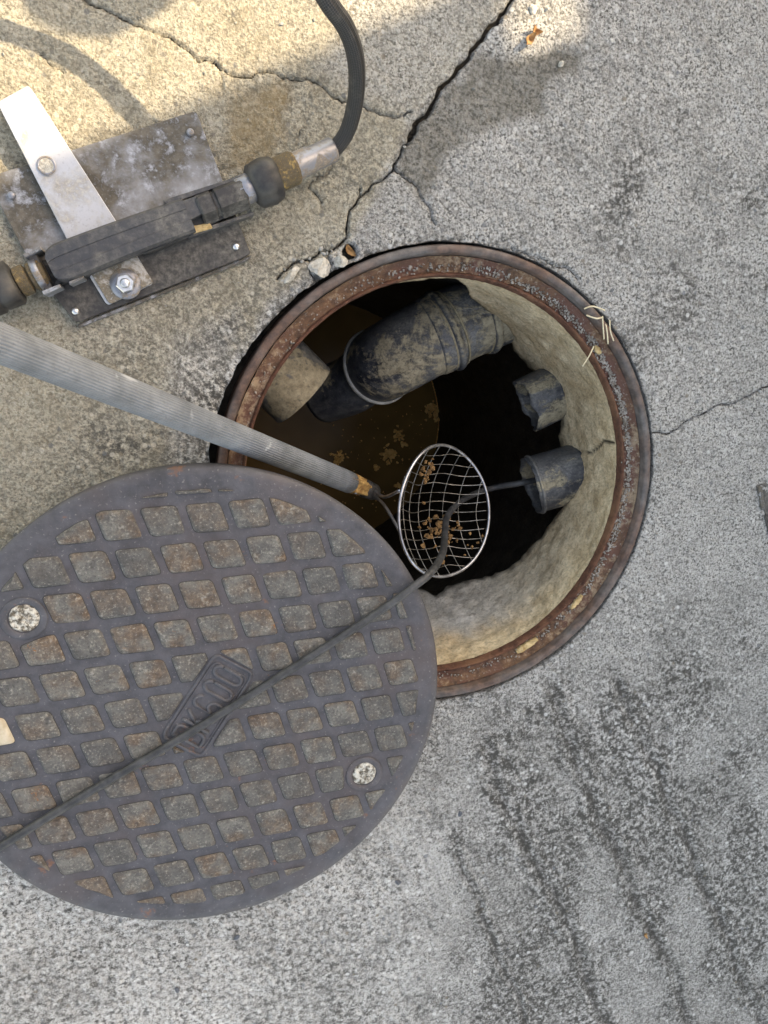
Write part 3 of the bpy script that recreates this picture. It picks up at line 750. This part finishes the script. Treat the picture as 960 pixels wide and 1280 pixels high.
# big elbow
D = .142; z0 = -.29
e0, e1, e2, e3, e4 = at(700, 352, z0 + .01), at(592, 396, z0), at(528, 427, z0 - .008), at(492, 447, z0 - .035), at(473, 458, z0 - .085)
o, P = pipe_thing('elbow_pipe', 'big black plastic elbow pipe smeared with mud at the top of the manhole', [e0, e1, (e1 + e2) / 2, e2, e3, e4], D, PVC)
big = o
ring_band(at(560, 412, z0 - .003), at(551, 416.5, z0 - .004), D / 2, .0075, PVC, big); ring_band(at(604, 391, z0), at(595, 395, z0), D / 2, .007, PVC, big)
ring_band(at(556, 414, z0 - .003), at(536, 423, z0 - .006), D / 2, .003, PVC, big, 'socket')
for a_, b_ in (((563, 410.5), (561, 411.5)), ((548.5, 417.5), (546.5, 418.5)), ((592.5, 396.2), (590.5, 397.2))):
    ring_band(at(*a_, z0 - .003), at(*b_, z0 - .003), D / 2 + .0012, .0012, SILT, big, 'mud_seam')
d = (P[-1] - P[-4]); d /= np.linalg.norm(d)
RIMP = mat_simple('scuffed_pipe_rim', (.24, .235, .22), (.46, .45, .42), 60, .5, 0, .2)
ring_band(P[-1] - d * .004, P[-1] + d * .006, D / 2, .004, RIMP, big, 'mouth_rim')
q0 = P[-1] - d * .02; q1 = at(438, 482, -.44); q2 = at(404, 494, -.50)
mesh('lower_pipe', *pipe_wall(smooth_path([q0, (q0 + q1) / 2 + np.array([0, 0, -.01]), q1, q2], 8), .058, .053, 48), PVCD, big)
# left stub
zl = -.27; ax0, ax1 = at(295, 412, zl + .005), at(379, 494, zl)
pipe_thing('stub_pipe', 'grey mud coated pipe end sticking out under the left side of the frame', [ax0, (ax0 + ax1) / 2, ax1], .132, PVC2)
# right stubs
pw, _ = on_cyl(700, 520); zr = float(pw[2]) - .012; print('right pipe z', zr)
o, P = pipe_thing('stub_pipe', 'upper of two short black pipe ends in the right wall, dried mud on its side', [at(765, 455, zr + .01), at(700, 487, zr), at(658, 507, zr - .013)], .104, PVC3, .003, ragged=.012)
pw, _ = on_cyl(712, 600); zr2 = float(pw[2]) - .012
o, P = pipe_thing('stub_pipe', 'lower of two short black pipe ends in the right wall, thin cable running into it', [at(775, 572, zr2 + .01), at(715, 592, zr2), at(664, 607, zr2 - .014)], .108, PVC3, .003, ragged=.009)
ring_band(P[-1] - (P[-1] - P[-3]) * .5, P[-1] - (P[-1] - P[-3]) * .2, .055, .0025, PVC2, o, 'coupling_ring')

# ------------------------------------------------------------------ lid
HL = .085; S = H - HL
LC = np.array([.0078, -.502]) * S; LR = .3561 * S
GU = np.array([.05794702, .00177547]) * S; GV = np.array([.0212801, -.0539364]) * S; GO = np.array([-.26821814, -.2274881]) * S
lid = thing('manhole_cover', 'round cast iron manhole lid with raised square pads pulled aside onto the concrete', 'manhole lid', (*LC, 0))
mesh('lid_body', *lathe([(.0005, HL), (.10, HL), (.20, HL), (.29, HL), (LR - .012, HL + .0004), (LR - .0035, HL + .0002), (LR, HL - .0035), (LR - .001, HL - .03), (LR - .02, HL - .034), (LR - .024, .006), (LR - .04, .003), (LR - .05, HL - .03), (.0005, HL - .03)], LC, 256), LIDM, lid)
def lpx(px, py): return at(px, py, HL)[:2]
PLATE_Q = [lpx(202, 920), lpx(269, 817), lpx(317, 842), lpx(252, 946)]
PLUGS = [lpx(30, 773), lpx(455, 967)]
def clip(P, n, c):                        # keep points with n.p <= c
    out = []
    for i in range(len(P)):
        a, b = P[i], P[(i + 1) % len(P)]; da, db = n @ a - c, n @ b - c
        if da <= 0: out.append(a)
        if da * db < 0: out.append(a + (b - a) * da / (da - db))
    return out
def area(P):
    return 0 if len(P) < 3 else .5 * abs(sum(P[i][0] * P[(i + 1) % len(P)][1] - P[(i + 1) % len(P)][0] * P[i][1] for i in range(len(P))))
def clip_out(P, C, nrm):                  # remove a convex obstacle by the half-plane that keeps most of P
    best = []
    for c, n in zip(C, nrm):
        q = clip(P, -n, -(n @ c))
        if area(q) > area(best): best = q
    return best
cq = sum(PLATE_Q) / 4; pn = []; pc = []
for i in range(4):
    a, b = PLATE_Q[i], PLATE_Q[(i + 1) % 4]; d = b - a; n = np.array([-d[1], d[0]]); n /= np.linalg.norm(n)
    if n @ (a - cq) < 0: n = -n
    pn.append(n); pc.append(a + n * .0045)
def pad_mesh(P, hgt, seed):
    r = np.random.default_rng(seed); P = np.array(P)
    L = [np.linalg.norm(P[i] - P[i - 1]) for i in range(len(P))]
    P = np.array([p for i, p in enumerate(P) if L[i] > .002])
    if len(P) < 3: return None
    a = sum(P[i][0] * P[(i + 1) % len(P)][1] - P[(i + 1) % len(P)][0] * P[i][1] for i in range(len(P)))
    if a < 0: P = P[::-1]
    P = P + r.normal(size=P.shape) * .0005
    Q = round_poly(P, .16, 3); c = Q.mean(0); m = len(Q); rad = np.linalg.norm(Q - c, axis=1)[:, None]
    rings = [(-.0008, .0002), (-.0001, .0004), (.0016, hgt * .70), (.0042, hgt * .97)]; V = []
    tilt = r.normal(size=2) * .012
    for ins, z in rings:
        W = c + (Q - c) * (1 - np.minimum(ins / rad, .6)); V.append(np.column_stack([W, HL + z + (z > 0) * ((W - c) @ tilt)]))
    for f_ in (.62, .3):
        W = c + (Q - c) * f_; V.append(np.column_stack([W, HL + hgt + (W - c) @ tilt]))
    V.append(np.array([[c[0], c[1], HL + hgt]])); V = np.vstack(V); Fs = []
    for k in range(5):
        for i in range(m):
            j = (i + 1) % m; Fs.append((k * m + i, k * m + j, (k + 1) * m + j, (k + 1) * m + i))
    for i in range(m): Fs.append((5 * m + i, 5 * m + (i + 1) % m, 6 * m))
    return V, Fs, c
RP = LR - .030; npad = 0
pale_c = lpx(2, 912)
for ci in range(-8, 14):
    for ri in range(-4, 17):
        c = GO + GU * ci + GV * ri
        if np.linalg.norm(c - LC) > RP + .03: continue
        sd = GV * .370 - GU * .034; P = [c + GU * .402 * a + sd * b for a, b in ((-1, -1), (1, -1), (1, 1), (-1, 1))]
        for k in range(96):
            n = np.array([math.cos(k * math.pi / 48), math.sin(k * math.pi / 48)])
            P = clip(P, n, n @ LC + RP)
            if len(P) < 3: break
        if len(P) < 3 or area(P) < 2.2e-5: continue
        cc = sum(P) / len(P)
        if np.linalg.norm(cc - cq) < .12:
            inside = all(n @ (q - k) < -.0 for n, k in zip(pn, pc) for q in [cc])
            full = not any(all(n @ (p_ - k) < 0 for n, k in zip(pn, pc)) for p_ in [cc + (q - cc) * s for q in P for s in (0, .25, .5, .75, 1)])
            if not full:
                P = clip_out(P, pc, pn)
                if len(P) < 3 or area(P) < 8e-5: continue
        for g in PLUGS:
            if any(np.linalg.norm(cc + (q - cc) * s - g) < .031 for q in P for s in (0, .3, .6, .8, 1)):
                d_ = cc - g; d_ /= np.linalg.norm(d_) + 1e-9; P = clip(P, -d_, -(d_ @ g + .0305))
                if len(P) < 3 or area(P) < 6e-5: P = []; break
        if len(P) < 3: continue
        r_ = pad_mesh(P, .0034 + random.uniform(-.0004, .0006), ci * 100 + ri + 5000)
        if r_ is None: continue
        V, Fs, c2 = r_; pale = np.linalg.norm(c2 - pale_c) < .022
        o = mesh('pad', V, Fs, PALE if pale else PAD, lid, True, loc=(c2[0], c2[1], HL)); npad += 1; o.data.materials.append(PAD_FOOT); nm_ = (len(V) - 1) // 6
        o.data.polygons.foreach_set('material_index', [1 if q_ < nm_ else 0 for q_ in range(len(Fs))])
        if pale: o['label'] = 'pale sand coloured pad'
print('pads', npad)
for i, g in enumerate(PLUGS):
    ring = mesh('plug_ring', *lathe([(.027, HL - .002), (.0268, HL + .0016), (.0255, HL + .0022), (.0195, HL + .002), (.0182, HL + .001), (.0178, HL - .001)], g, 56), LIDM, lid)
    def wp(an, k): return .0012 * (vn(np.cos(an), np.sin(an), 3, 5 + k) - .5), .0022 * (vn(np.cos(an), np.sin(an), 4, 9 + k + 30 * i) - .5)
    mesh('grit_plug', *lathe([(.0178, HL - .0005), (.0165, HL + .0016), (.0135, HL + .002), (.010, HL + .0018), (.0065, HL + .0022), (.003, HL + .0018), (.0002, HL + .002)], g, 40, False, wp), PLUG, lid)
# name plate with raised border and letters
def stroke(P, w, hgt, closed=False):
    P = np.array(P); n = len(P); L = []; Rr = []
    for i in range(n):
        a = P[i - 1] if (i > 0 or closed) else P[i]; b = P[(i + 1) % n] if (i < n - 1 or closed) else P[i]
        d1 = P[i] - a; d2 = b - P[i]; d1 = d1 / np.linalg.norm(d1) if np.linalg.norm(d1) > 0 else d2 / np.linalg.norm(d2); d2 = d2 / np.linalg.norm(d2) if np.linalg.norm(d2) > 0 else d1
        m = np.array([-(d1 + d2)[1], (d1 + d2)[0]]); m /= np.linalg.norm(m); k = 1 / max(.5, abs(m @ np.array([-d1[1], d1[0]])))
        L.append(P[i] + m * w * k); Rr.append(P[i] - m * w * k)
    L = np.array(L); Rr = np.array(Rr); c = (L + Rr) / 2
    rows = [np.column_stack([L, np.full(n, HL - .001)]), np.column_stack([c + (L - c) * .75, np.full(n, HL + hgt * .8)]), np.column_stack([c + (L - c) * .3, np.full(n, HL + hgt)]),
            np.column_stack([c + (Rr - c) * .3, np.full(n, HL + hgt)]), np.column_stack([c + (Rr - c) * .75, np.full(n, HL + hgt * .8)]), np.column_stack([Rr, np.full(n, HL - .001)])]
    V = np.vstack(rows); Fs = []
    for k in range(5):
        for i in range(n if closed else n - 1):
            j = (i + 1) % n; Fs.append((k * n + i, (k + 1) * n + i, (k + 1) * n + j, k * n + j)[::-1])
    if not closed:
        Fs.append(tuple(k * n for k in range(6))); Fs.append(tuple(k * n + n - 1 for k in range(6))[::-1])
    return V, Fs
Bq = round_poly(np.array(PLATE_Q), .12, 4)
npl = mesh('name_plate', *join([stroke(Bq, .0024, .0026, True), stroke(cq + (Bq - cq) * .86, .0012, .0016, True)]), LIDM, lid)
po = (PLATE_Q[0] * .9 + PLATE_Q[2] * .1); uX = (PLATE_Q[1] - PLATE_Q[0]); vY = (PLATE_Q[0] - PLATE_Q[3])   # text runs along uX, letters' up along vY
def LT(u, v): return PLATE_Q[3] + uX * u + vY * v
def arc(cx, cy, rx, ry, a0, a1, n=14): return [(cx + rx * math.cos(math.radians(a0 + (a1 - a0) * k / n)), cy + ry * math.sin(math.radians(a0 + (a1 - a0) * k / n))) for k in range(n + 1)]
x0s = [.08, .26, .44, .625, .805]; wl_ = .125; lo, hi = .17, .83; md = .5
letters = {
 0: [[(0, lo), (0, hi), (.08, hi)] + arc(.08, (md + hi) / 2, .04, (hi - md) / 2, 85, -90, 8) + [(0.01, md)], [(.08, md)] + arc(.085, (md + lo) / 2, .045, (md - lo) / 2, 88, -90, 8) + [(0, lo)]],
 1: [[(0, lo), (0, hi)], [(.115, hi), (.005, md - .03)], [(.035, md + .06), (.125, lo)]],
 2: [[(.118, hi - .12)] + arc(.0625, hi - .12, .0575, .12, 10, 180, 8) + [(.005, lo + .15)] + arc(.0625, lo + .16, .0575, .16, 180, 520, 18)],
 3: [arc(.0625, hi - .14, .056, .14, 0, 180, 8) + arc(.0625, lo + .14, .056, .14, 180, 360, 8) + [(.1185, hi - .16)]],
}
letters[4] = letters[3]
for i in range(5):
    pts = []
    for st_ in letters[i]:
        pts.append(stroke([LT(x0s[i] + u, v) for u, v in st_], .0026, .0030))
    mesh('letter', *join(pts), LIDM, lid)

# ------------------------------------------------------------------ cable over the lid into the lower pipe
cp = [at(-160, 1140, .05), at(-60, 1092, HL + .008), at(0, 1058, HL + .0098), at(120, 985, HL + .0098), at(250, 908, HL + .0098), at(380, 826, HL + .0098), at(470, 767, HL + .0098), at(512, 737, HL + .0102),
      at(538, 716, HL - .004), at(553, 692, .02), at(556, 668, -.06), at(560, 644, -.13), at(580, 624, -.19), at(612, 611, -.24), at(650, 604, zr2 - .02), at(690, 596, zr2 - .02)]
CP = smooth_path(cp, 10); V, Fs, uv = sweep(CP, .0056, 14)
tag(mesh('drain_cable', V, Fs, CABLE, None, True, loc=CP[0], uv=uv), 'long thin black rubber cable lying across the lid and running into a pipe', 'cable')

# ------------------------------------------------------------------ skimmer: ribbed pole, wooden tip, wire basket
pA, pB = deep(0, 429, .63), deep(437, 603, 1.17); dirp = (pB - pA) / np.linalg.norm(pB - pA)
sk = thing('skimmer', 'wire mesh skimmer basket on a grey ribbed pole reaching into the manhole', 'skimmer', pB)
def ribs(an): return 1 + .07 * np.abs(np.sin(an * 17)) ** .6
start = pA - dirp * .34
V, Fs, uv = sweep([start + (pB - start) * t for t in np.linspace(0, 1, 30)], .0166, 204, True, ribs); mesh('pole', V, Fs, POLE, sk)
tipE = pB + dirp * .070
def fray(an): return 1 + .12 * np.sin(an * 5) + .08 * np.sin(an * 11)
mesh('wooden_tip', *sweep([pB - dirp * .02, pB + dirp * .002, pB + dirp * .02, pB + dirp * .05, tipE], [.0145, .0150, .0148, .013, .011], 40, True, fray)[:2], WOOD, sk)
dk = .0; rc = deep(557, 639, 1.2)
ua = deep(557, 639 - 82, 1.2) - deep(557, 639 + 82, 1.2); RS = np.linalg.norm(ua) / 2; ua /= 2 * RS
vr = ray(557, 639); vr = vr / np.linalg.norm(vr); side = np.cross(ua, vr); side /= np.linalg.norm(side)
if side @ (deep(600, 639, 1.2) - rc) < 0: side = -side
ang = math.radians(47); ub = side * math.cos(ang) + vr * math.sin(ang)      # right side of the ring lies deeper
nb_ = np.cross(ua, ub); nb_ /= np.linalg.norm(nb_)
if nb_ @ vr < 0: nb_ = -nb_
ta = np.linspace(0, 2 * math.pi, 97)
ringP = np.array([rc + RS * ((1 + .012 * math.cos(3 * t + 1)) * math.cos(t) * ua + (1 + .014 * math.sin(2 * t)) * math.sin(t) * ub) + nb_ * .004 * math.sin(2 * t + .7) for t in ta])
mesh('basket_rim', *sweep(ringP, .0027, 10, False)[:2], WIRE, sk)
def bowl(a, b):
    q = 1 - min(1, (a * a + b * b)); return rc + RS * (a * ua + b * ub) + nb_ * (.052 * q)
for fam in (0, 1):
    vals = np.linspace(-.86, .86, 13 if fam == 0 else 8)
    for v_ in vals:
        e = math.sqrt(1 - v_ * v_) * .995; L = [bowl(s, v_) if fam else bowl(v_ + .02 * math.sin(7 * s), s) for s in np.linspace(-e, e, 15)]
        sd_ = random.random() * 9; amp = random.uniform(.0002, .0011)
        L = [q + (ua * math.sin(sd_ + 1.3 * k_) + ub * math.cos(2 * sd_ + .9 * k_)) * amp * math.sin(math.pi * k_ / 14) for k_, q in enumerate(L)]
        mesh('mesh_wire', *sweep(smooth_path(L, 3), random.uniform(.00055, .0008), 5)[:2], MESHW, sk)
lk = rc - RS * ub
parts = []
for k_ in range(90):
    a_, b_ = random.gauss(-.32, .16), random.gauss(.28, .22)
    if k_ > 70: a_, b_ = random.gauss(.62, .1), random.gauss(-.1, .1)
    q = bowl(a_, b_) - nb_ * .002; e_ = random.uniform(.0012, .005); parts.append(rock(q, e_ * 1.3, e_, e_ * .7, 8000 + k_, 1, .6))
tag(mesh('caught_debris', *join(parts), DEB, sk, False), kind='stuff')
for s_ in (1, -1):
    hp = rc + RS * (math.sin(s_ * .30) * ua - math.cos(.30) * ub)
    mesh('handle_wire', *sweep(smooth_path([pB + dirp * .015 + ua * s_ * .0135, tipE + ua * s_ * .008, (tipE + lk) / 2 + ua * s_ * .006, hp], 6), .0028, 8)[:2], WIRE, sk)
mesh('tape_wrap', *sweep([pB + dirp * .046, pB + dirp * .05, pB + dirp * .082, pB + dirp * .088], [.012, .0158, .0145, .008], 24)[:2], BLACK, sk)

# ------------------------------------------------------------------ foot valve (upper left)
fv = thing('foot_valve', 'dirty steel foot pedal valve with a pale strap and black bar lying on the concrete', 'foot valve', at(190, 280, 0))
def flat(name, px, z, th, mat, parent, rnd=.08, bev=.0008):
    zz = z if hasattr(z, '__len__') else [z] * len(px)
    P = np.array([at(a, b, q) for (a, b), q in zip(px, zz)])
    return mesh(name, *prism(round_poly(P, rnd, 3), th, bev), mat, parent, False)
flat('base_plate', [(-18, 222), (245, 138), (277, 222), (300, 290), (180, 330), (60, 372)], .010, .004, PLATE, fv, .04)
flat('front_plate', [(36, 330), (292, 262), (314, 318), (95, 404)], .013, .004, PLATED, fv, .05)
flat('plate_edge', [(97, 405.5), (314.5, 318.5), (313, 324), (98, 410)], .006, .004, PLATE, fv, .05)
for (a, b) in ((94, 389), (295, 308), (14, 244), (238, 165)):
    c = at(a, b, .0148); mesh('rivet', *lathe([(.0048, c[2] - .003), (.0045, c[2]), (.0028, c[2] + .0012), (.0003, c[2] + .0015)], c[:2], 14), BRIGHT if a in (94, 295) else STEEL, fv)
# pale strap with rounded ends, passing under the bar
st_px = [(-4, 128), (36, 106), (145, 276), (192, 354), (134, 382), (84, 300)]
P = np.array([at(a, b, z) for (a, b), z in zip(st_px, (.026, .026, .020, .017, .017, .020))])
strap = mesh('strap', *prism(round_poly(P, .07, 5), .004, .0008), STRAP, fv, False)
c = at(58, 207, .0245)
mesh('strap_hole', *lathe([(.0105, c[2] + .0003), (.0092, c[2] + .0012), (.0078, c[2] + .0003)], c[:2], 28), STEEL, strap)
mesh('hole_bottom', *lathe([(.0002, c[2] + .00045), (.0082, c[2] + .0004)], c[:2], 28), CHUNK, strap)
flat('strap_foot', [(107, 331), (164, 311), (192.5, 353), (137, 381)], .0205, .003, STRAPD, fv, .1)
c = at(157, 355, .0205)
mesh('washer', *lathe([(.0185, c[2]), (.018, c[2] + .0022), (.0105, c[2] + .0024)], c[:2], 32), STEEL, fv)
nutP = [(c[0] + .0115 * math.cos(k * math.pi / 3 + .3), c[1] + .0115 * math.sin(k * math.pi / 3 + .3), c[2] + .010) for k in range(6)]
mesh('nut', *prism(nutP, .009, .001), BRIGHT, fv, False)
mesh('bolt_end', *lathe([(.0058, c[2] + .009), (.0056, c[2] + .0145), (.004, c[2] + .0155), (.0003, c[2] + .0156)], c[:2], 20), BRIGHT, fv)
# valve body under the bar: two side cheeks and body
flat('side_cheek', [(204, 250), (302, 219), (304, 222), (208, 257)], .046, .033, BLKBAR, fv, .02, .0006)
flat('side_cheek', [(232, 292), (317, 264), (318, 268), (236, 297)], .034, .022, BLKBAR, fv, .02, .0006)
flat('body_block', [(180, 318), (150, 296), (286, 238), (300, 262), (232, 298)], .034, .022, BLACK, fv, .05)
flat('pale_spacer', [(234, 284), (262, 278), (266, 285), (238, 293)], .037, .006, CRUST, fv, .1)
# long black bar: rounded shell, domed cross-section
a0, a1 = at(62, 334, .048), at(236, 268, .050)
ax = (a1 - a0); Lb = np.linalg.norm(ax); ax /= Lb; ay = np.cross([0, 0, 1.0], ax); ay /= np.linalg.norm(ay)
V = []; secs = np.concatenate([np.linspace(0, .12, 8), np.linspace(.16, 1, 18)]); hw = .0225
for s in secs:
    e = math.sqrt(max(0, 1 - (max(0, .12 - s) / .12) ** 2)) if s < .12 else 1.0
    wsc = (.55 + .45 * e) * (1 - .12 * s); bend = .001 * math.sin(s * math.pi)
    for (u, q) in ((-1, -.020), (-1, -.004), (-.86, 0), (-.35, .0016), (-.32, .0004), (.30, .0004), (.34, .0016), (.86, 0), (1, -.004), (1, -.020)):
        V.append(a0 + ax * (s * Lb) + ay * (u * hw * wsc + bend) + np.array([0, 0, q]))
m = 10; Fs = []
for i in range(len(secs) - 1):
    for j in range(m - 1): Fs.append((i * m + j, i * m + j + 1, (i + 1) * m + j + 1, (i + 1) * m + j)[::-1])
    Fs.append((i * m + m - 1, i * m, (i + 1) * m, (i + 1) * m + m - 1)[::-1])
Fs += [tuple(range(m)), tuple(range((len(secs) - 1) * m, len(secs) * m))[::-1]]
mesh('pedal_bar', V, Fs, BLKBAR, fv, False)
flat('bar_underside', [(66, 358), (72, 346), (110, 332), (112, 345)], .030, .014, BLACK, fv, .1)
flat('end_cap', [(208, 258), (250, 243), (262, 262), (225, 282)], .049, .02, BLKBAR, fv, .1)
hx = [at(248, 262, .036), at(262, 257, .036), at(306, 240, .036)]
mesh('hex_body', *sweep([hx[0] + (hx[2] - hx[0]) * t for t in (0, .04, .3, .33, .38, .41, .96, 1)], [.017, .0195, .0195, .0165, .0165, .020, .020, .017], 6)[:2], PLATED, fv, False)
dv = (hx[2] - hx[0]) / np.linalg.norm(hx[2] - hx[0])
k0 = at(296, 242, .036); k1 = at(418, 186, .034)
kd = k1 - k0
def kp(t): return k0 + kd * t
mesh('collar', *sweep([kp(0), kp(.02), kp(.14), kp(.16)], [.013, .0175, .0175, .015], 24)[:2], STEEL, fv)
def lobes(an): return 1 + .16 * np.maximum(0, np.cos(an * 3)) ** .7
mesh('black_nut', *sweep([kp(.14), kp(.17), kp(.30), kp(.38), kp(.41)], [.019, .0245, .0265, .024, .019], 48, True, lobes)[:2], BLACK, fv)
mesh('brass_nut', *sweep([kp(.38), kp(.40), kp(.57), kp(.60)], [.0185, .0205, .0205, .0175], 12)[:2], BRASS, fv, False)
# left end: bracket, brass fitting, black coupling
flat('end_bracket', [(28, 318), (50, 308), (52, 312), (31, 322)], .046, .035, PLATE, fv, .05, .0006)
flat('end_bracket', [(52, 364), (74, 355), (76, 359), (55, 369)], .046, .035, PLATE, fv, .05, .0006)
flat('end_bracket', [(34, 320), (44, 316), (66, 360), (56, 364)], .038, .026, BLKBAR, fv, .05)
flat('clamp_edge', [(86, 352), (104, 345), (105, 348), (87, 356)], .046, .03, PLATE, fv, .05, .0006)
l0, l1 = at(62, 338, .03), at(-30, 374, .03); ld = l1 - l0
def lp_(t): return l0 + ld * t
mesh('brass_fitting', *sweep([lp_(.05), lp_(.08), lp_(.24), lp_(.27), lp_(.29), lp_(.42), lp_(.45)], [.012, .0165, .0165, .012, .0175, .0175, .013], 12)[:2], BRASS, fv, False)
mesh('steel_ring', *sweep([lp_(.1), lp_(.11), lp_(.19), lp_(.2)], [.015, .0185, .0185, .015], 20)[:2], STEEL, fv)
mesh('coupling', *sweep([lp_(.44), lp_(.47), lp_(.68), lp_(.72), lp_(.74), lp_(1.0)], [.018, .024, .0245, .022, .026, .026], 48, True, lobes)[:2], BLACK, fv)

# braided hose
hs = thing('pressure_hose', 'black braided pressure hose with a steel ferrule curving up from the foot valve', 'hose', kp(.58))
mesh('ferrule', *sweep([kp(.57), kp(.60), kp(.61), kp(.74), kp(.76), kp(.98), kp(1.0)], [.0165, .0175, .0165, .0165, .0152, .0152, .0125], 24)[:2], STEEL, hs)
hpts = [kp(.9), kp(1.0), at(432, 168, .045), at(441, 142, .07), at(446, 108, .105), at(444, 70, .14), at(432, 34, .165), at(406, -4, .183), at(368, -75, .192), at(295, -145, .195), at(170, -195, .195), at(0, -205, .19), at(-200, -120, .15), at(-500, -60, .05), at(-800, 0, .012), at(-1400, 60, .012)]
HP = smooth_path(hpts, 12); V, Fs, uv = sweep(HP, .0098, 20)
mesh('hose_tube', V, Fs, HOSE, hs, True, uv=uv)

# ------------------------------------------------------------------ broken pieces, leaves, straw, small cover at the right edge
def chunk(px, py, sx, sy, seed, label, z=-.001):
    c = at(px, py, z); tag(mesh('concrete_chunk', *rock(c, sx, sy, .009, seed, 3, .12), CHUNK, None, False, loc=c), label, 'rubble', 'broken chips at the edge of the frame')
chunk(399, 334, .014, .017, 11, 'larger pale chip of concrete wedged between crack and frame')
chunk(424, 326, .010, .012, 12, 'smaller pale chip of concrete next to the rusty hole')
chunk(366, 342, .018, .007, 13, 'long thin chip of concrete left of the other chips')
def leaf(px, py, L, W_, ang, seed, label, z=.003, mat=LEAF, name='dry_leaf'):
    r = np.random.default_rng(seed); c = at(px, py, z); V = []; Fs = []; n = 10
    for i in range(n + 1):
        t = i / n; wv = W_ * math.sin(math.pi * min(1, t * .95 + .03)) ** .7
        for j, s in enumerate((-1, -.5, 0, .5, 1)):
            x = (t - .5) * L; y = s * wv * .5; zz = .35 * W_ * abs(s) ** 1.5 + .002 * math.sin(t * 5 + seed) + r.normal() * .0004 + .006 * (t - .5) ** 2 / .25
            V.append((c[0] + x * math.cos(ang) - y * math.sin(ang), c[1] + x * math.sin(ang) + y * math.cos(ang), z + zz))
    for i in range(n):
        for j in range(4): Fs.append((i * 5 + j, i * 5 + j + 1, (i + 1) * 5 + j + 1, (i + 1) * 5 + j))
    b = len(V); V2 = [(x, y, q - .0006) for x, y, q in V]; Fs += [tuple(k + b for k in f)[::-1] for f in Fs]
    tag(mesh(name, V + V2, Fs, mat, None, True, loc=c), label, 'leaf')
leaf(661, 51, .021, .011, .9, 1, 'curled orange brown leaf bit in the sunlit patch at the top')
leaf(669, 40, .014, .010, -.5, 2, 'second brown leaf bit tucked against the curled one', .004)
leaf(437, 314, .019, .009, -.9, 3, 'rust brown scrap of leaf in the hole beside the frame', -.012)
leaf(806, 1167, .014, .007, 1.9, 4, 'small brown leaf scrap on the grey concrete near the lower right')
chk = [(666, 12, .0062, .0075, 21), (702, 80, .005, .004, 22), (684, 12, .003, .003, 23)]
for i, (px, py, a, b, sd) in enumerate(chk):
    c = at(px, py, .001); tag(mesh('pale_chip', *rock(c, a, b, .004, sd, 2, .2), CHUNK, None, False, loc=c), ['pale stone chip lying in the sunlit patch near the top edge', 'pale stone chip on the dark damp stain', 'tiny stone chip beside the bigger one in the sunlit patch'][i], 'stone')
for i, (px, py) in enumerate(((575, 1017), (498, 1103), (296, 1172), (222, 1238))):
    c = at(px, py, .001); B_ = mat_simple('blue_stone', (.06, .065, .075), (.13, .15, .18), 150, .8) if i == 0 else bpy.data.materials['blue_stone']
    tag(mesh('dark_pebble', *rock(c, .006, .004, .003, 60 + i, 2, .2), B_, None, False, loc=c), ['dark pebble on the concrete right of the lid', 'bluish pebble just off the lower right edge of the lid', 'bluish pebble below the middle of the lid edge', 'dark pebble near the bottom edge of the picture'][i], 'pebble', 'pebbles lying on the concrete')
straws = [((730, 386), (741, 383), (756, 388)), ((733, 394), (745, 398), (753, 397)), ((753, 395), (754, 410), (755, 424)), ((742, 433), (737, 444), (728, 458)), ((762, 400), (763, 414), (767, 426)), ((757, 405), (759, 416), (760, 430))]
sl_lab = ['topmost dry straw sticking over the right side of the frame', 'second straw lying just under the topmost one', 'upright straw hanging down into the frame groove', 'lowest straw lying over the inner lip of the frame', 'outermost short straw on the frame edge', 'short straw between the upright and outermost ones']
for q, lab in zip(straws, sl_lab):
    P = smooth_path([at(a, b, .004 + .003 * (k == 1)) for k, (a, b) in enumerate(q)], 6)
    tag(mesh('dry_straw', *sweep(P, .0011, 6)[:2], STRAW, None, True, loc=P[0]), lab, 'straw', 'dry straws caught on the frame')
vc = thing('small_cover', 'small dark iron cover cut off by the right edge', 'cover', at(990, 640, 0))
flat('plate', [(944, 607), (1010, 588), (1030, 668), (966, 678), (956, 640), (950, 628)], .0012, .008, PLATED, vc, .06)
flat('ridge', [(948, 609.5), (953, 608), (957, 636), (953, 638)], .0045, .004, PLATE, vc, .1)
flat('ridge', [(956, 644), (960, 646), (968, 674), (964, 675)], .0040, .003, PLATED, vc, .1)
# loose grit
parts = []
for i in range(420):
    px, py = random.uniform(-40, 1000), random.uniform(-20, 1300); c = at(px, py, .0006)
    if np.hypot(*(c[:2] - RC)) < RO + .02 or np.hypot(*(c[:2] - LC)) < LR: continue
    s = abs(random.gauss(0, .0011)) + .0006; parts.append(rock(c, s * 1.4, s, s * .9, 7000 + i, 1))
for ci_ in (9,):
    W = np.array([at(a, b)[:2] for a, b in CRACKS[ci_][0]])
    for i in range(14):
        t = random.random() * (len(W) - 1); k_ = int(t); q = W[k_] + (W[k_ + 1] - W[k_]) * (t - k_) + np.array([random.gauss(0, .005), random.gauss(0, .005)])
        if np.hypot(*(q - RC)) < RO + .015: continue
        s = abs(random.gauss(0, .0012)) + .0007; parts.append(rock((q[0], q[1], -.0004), s * 1.4, s, s * .8, 17000 + i + ci_ * 100, 1))
for i in range(110):
    a = random.uniform(-3.1, 3.1); q = RC + (RO + .009 + abs(random.gauss(0, .008))) * np.array([math.cos(a), math.sin(a)])
    if np.hypot(*(q - LC)) < LR or (2.0 < abs(a)): continue
    s = abs(random.gauss(0, .0011)) + .0007; parts.append(rock((q[0], q[1], -.0012), s * 1.4, s, s * .8, 19000 + i, 1))
tag(mesh('loose_grit', *join(parts), GRIT, None, False), 'loose pale grit scattered over the concrete', 'grit', kind='stuff')
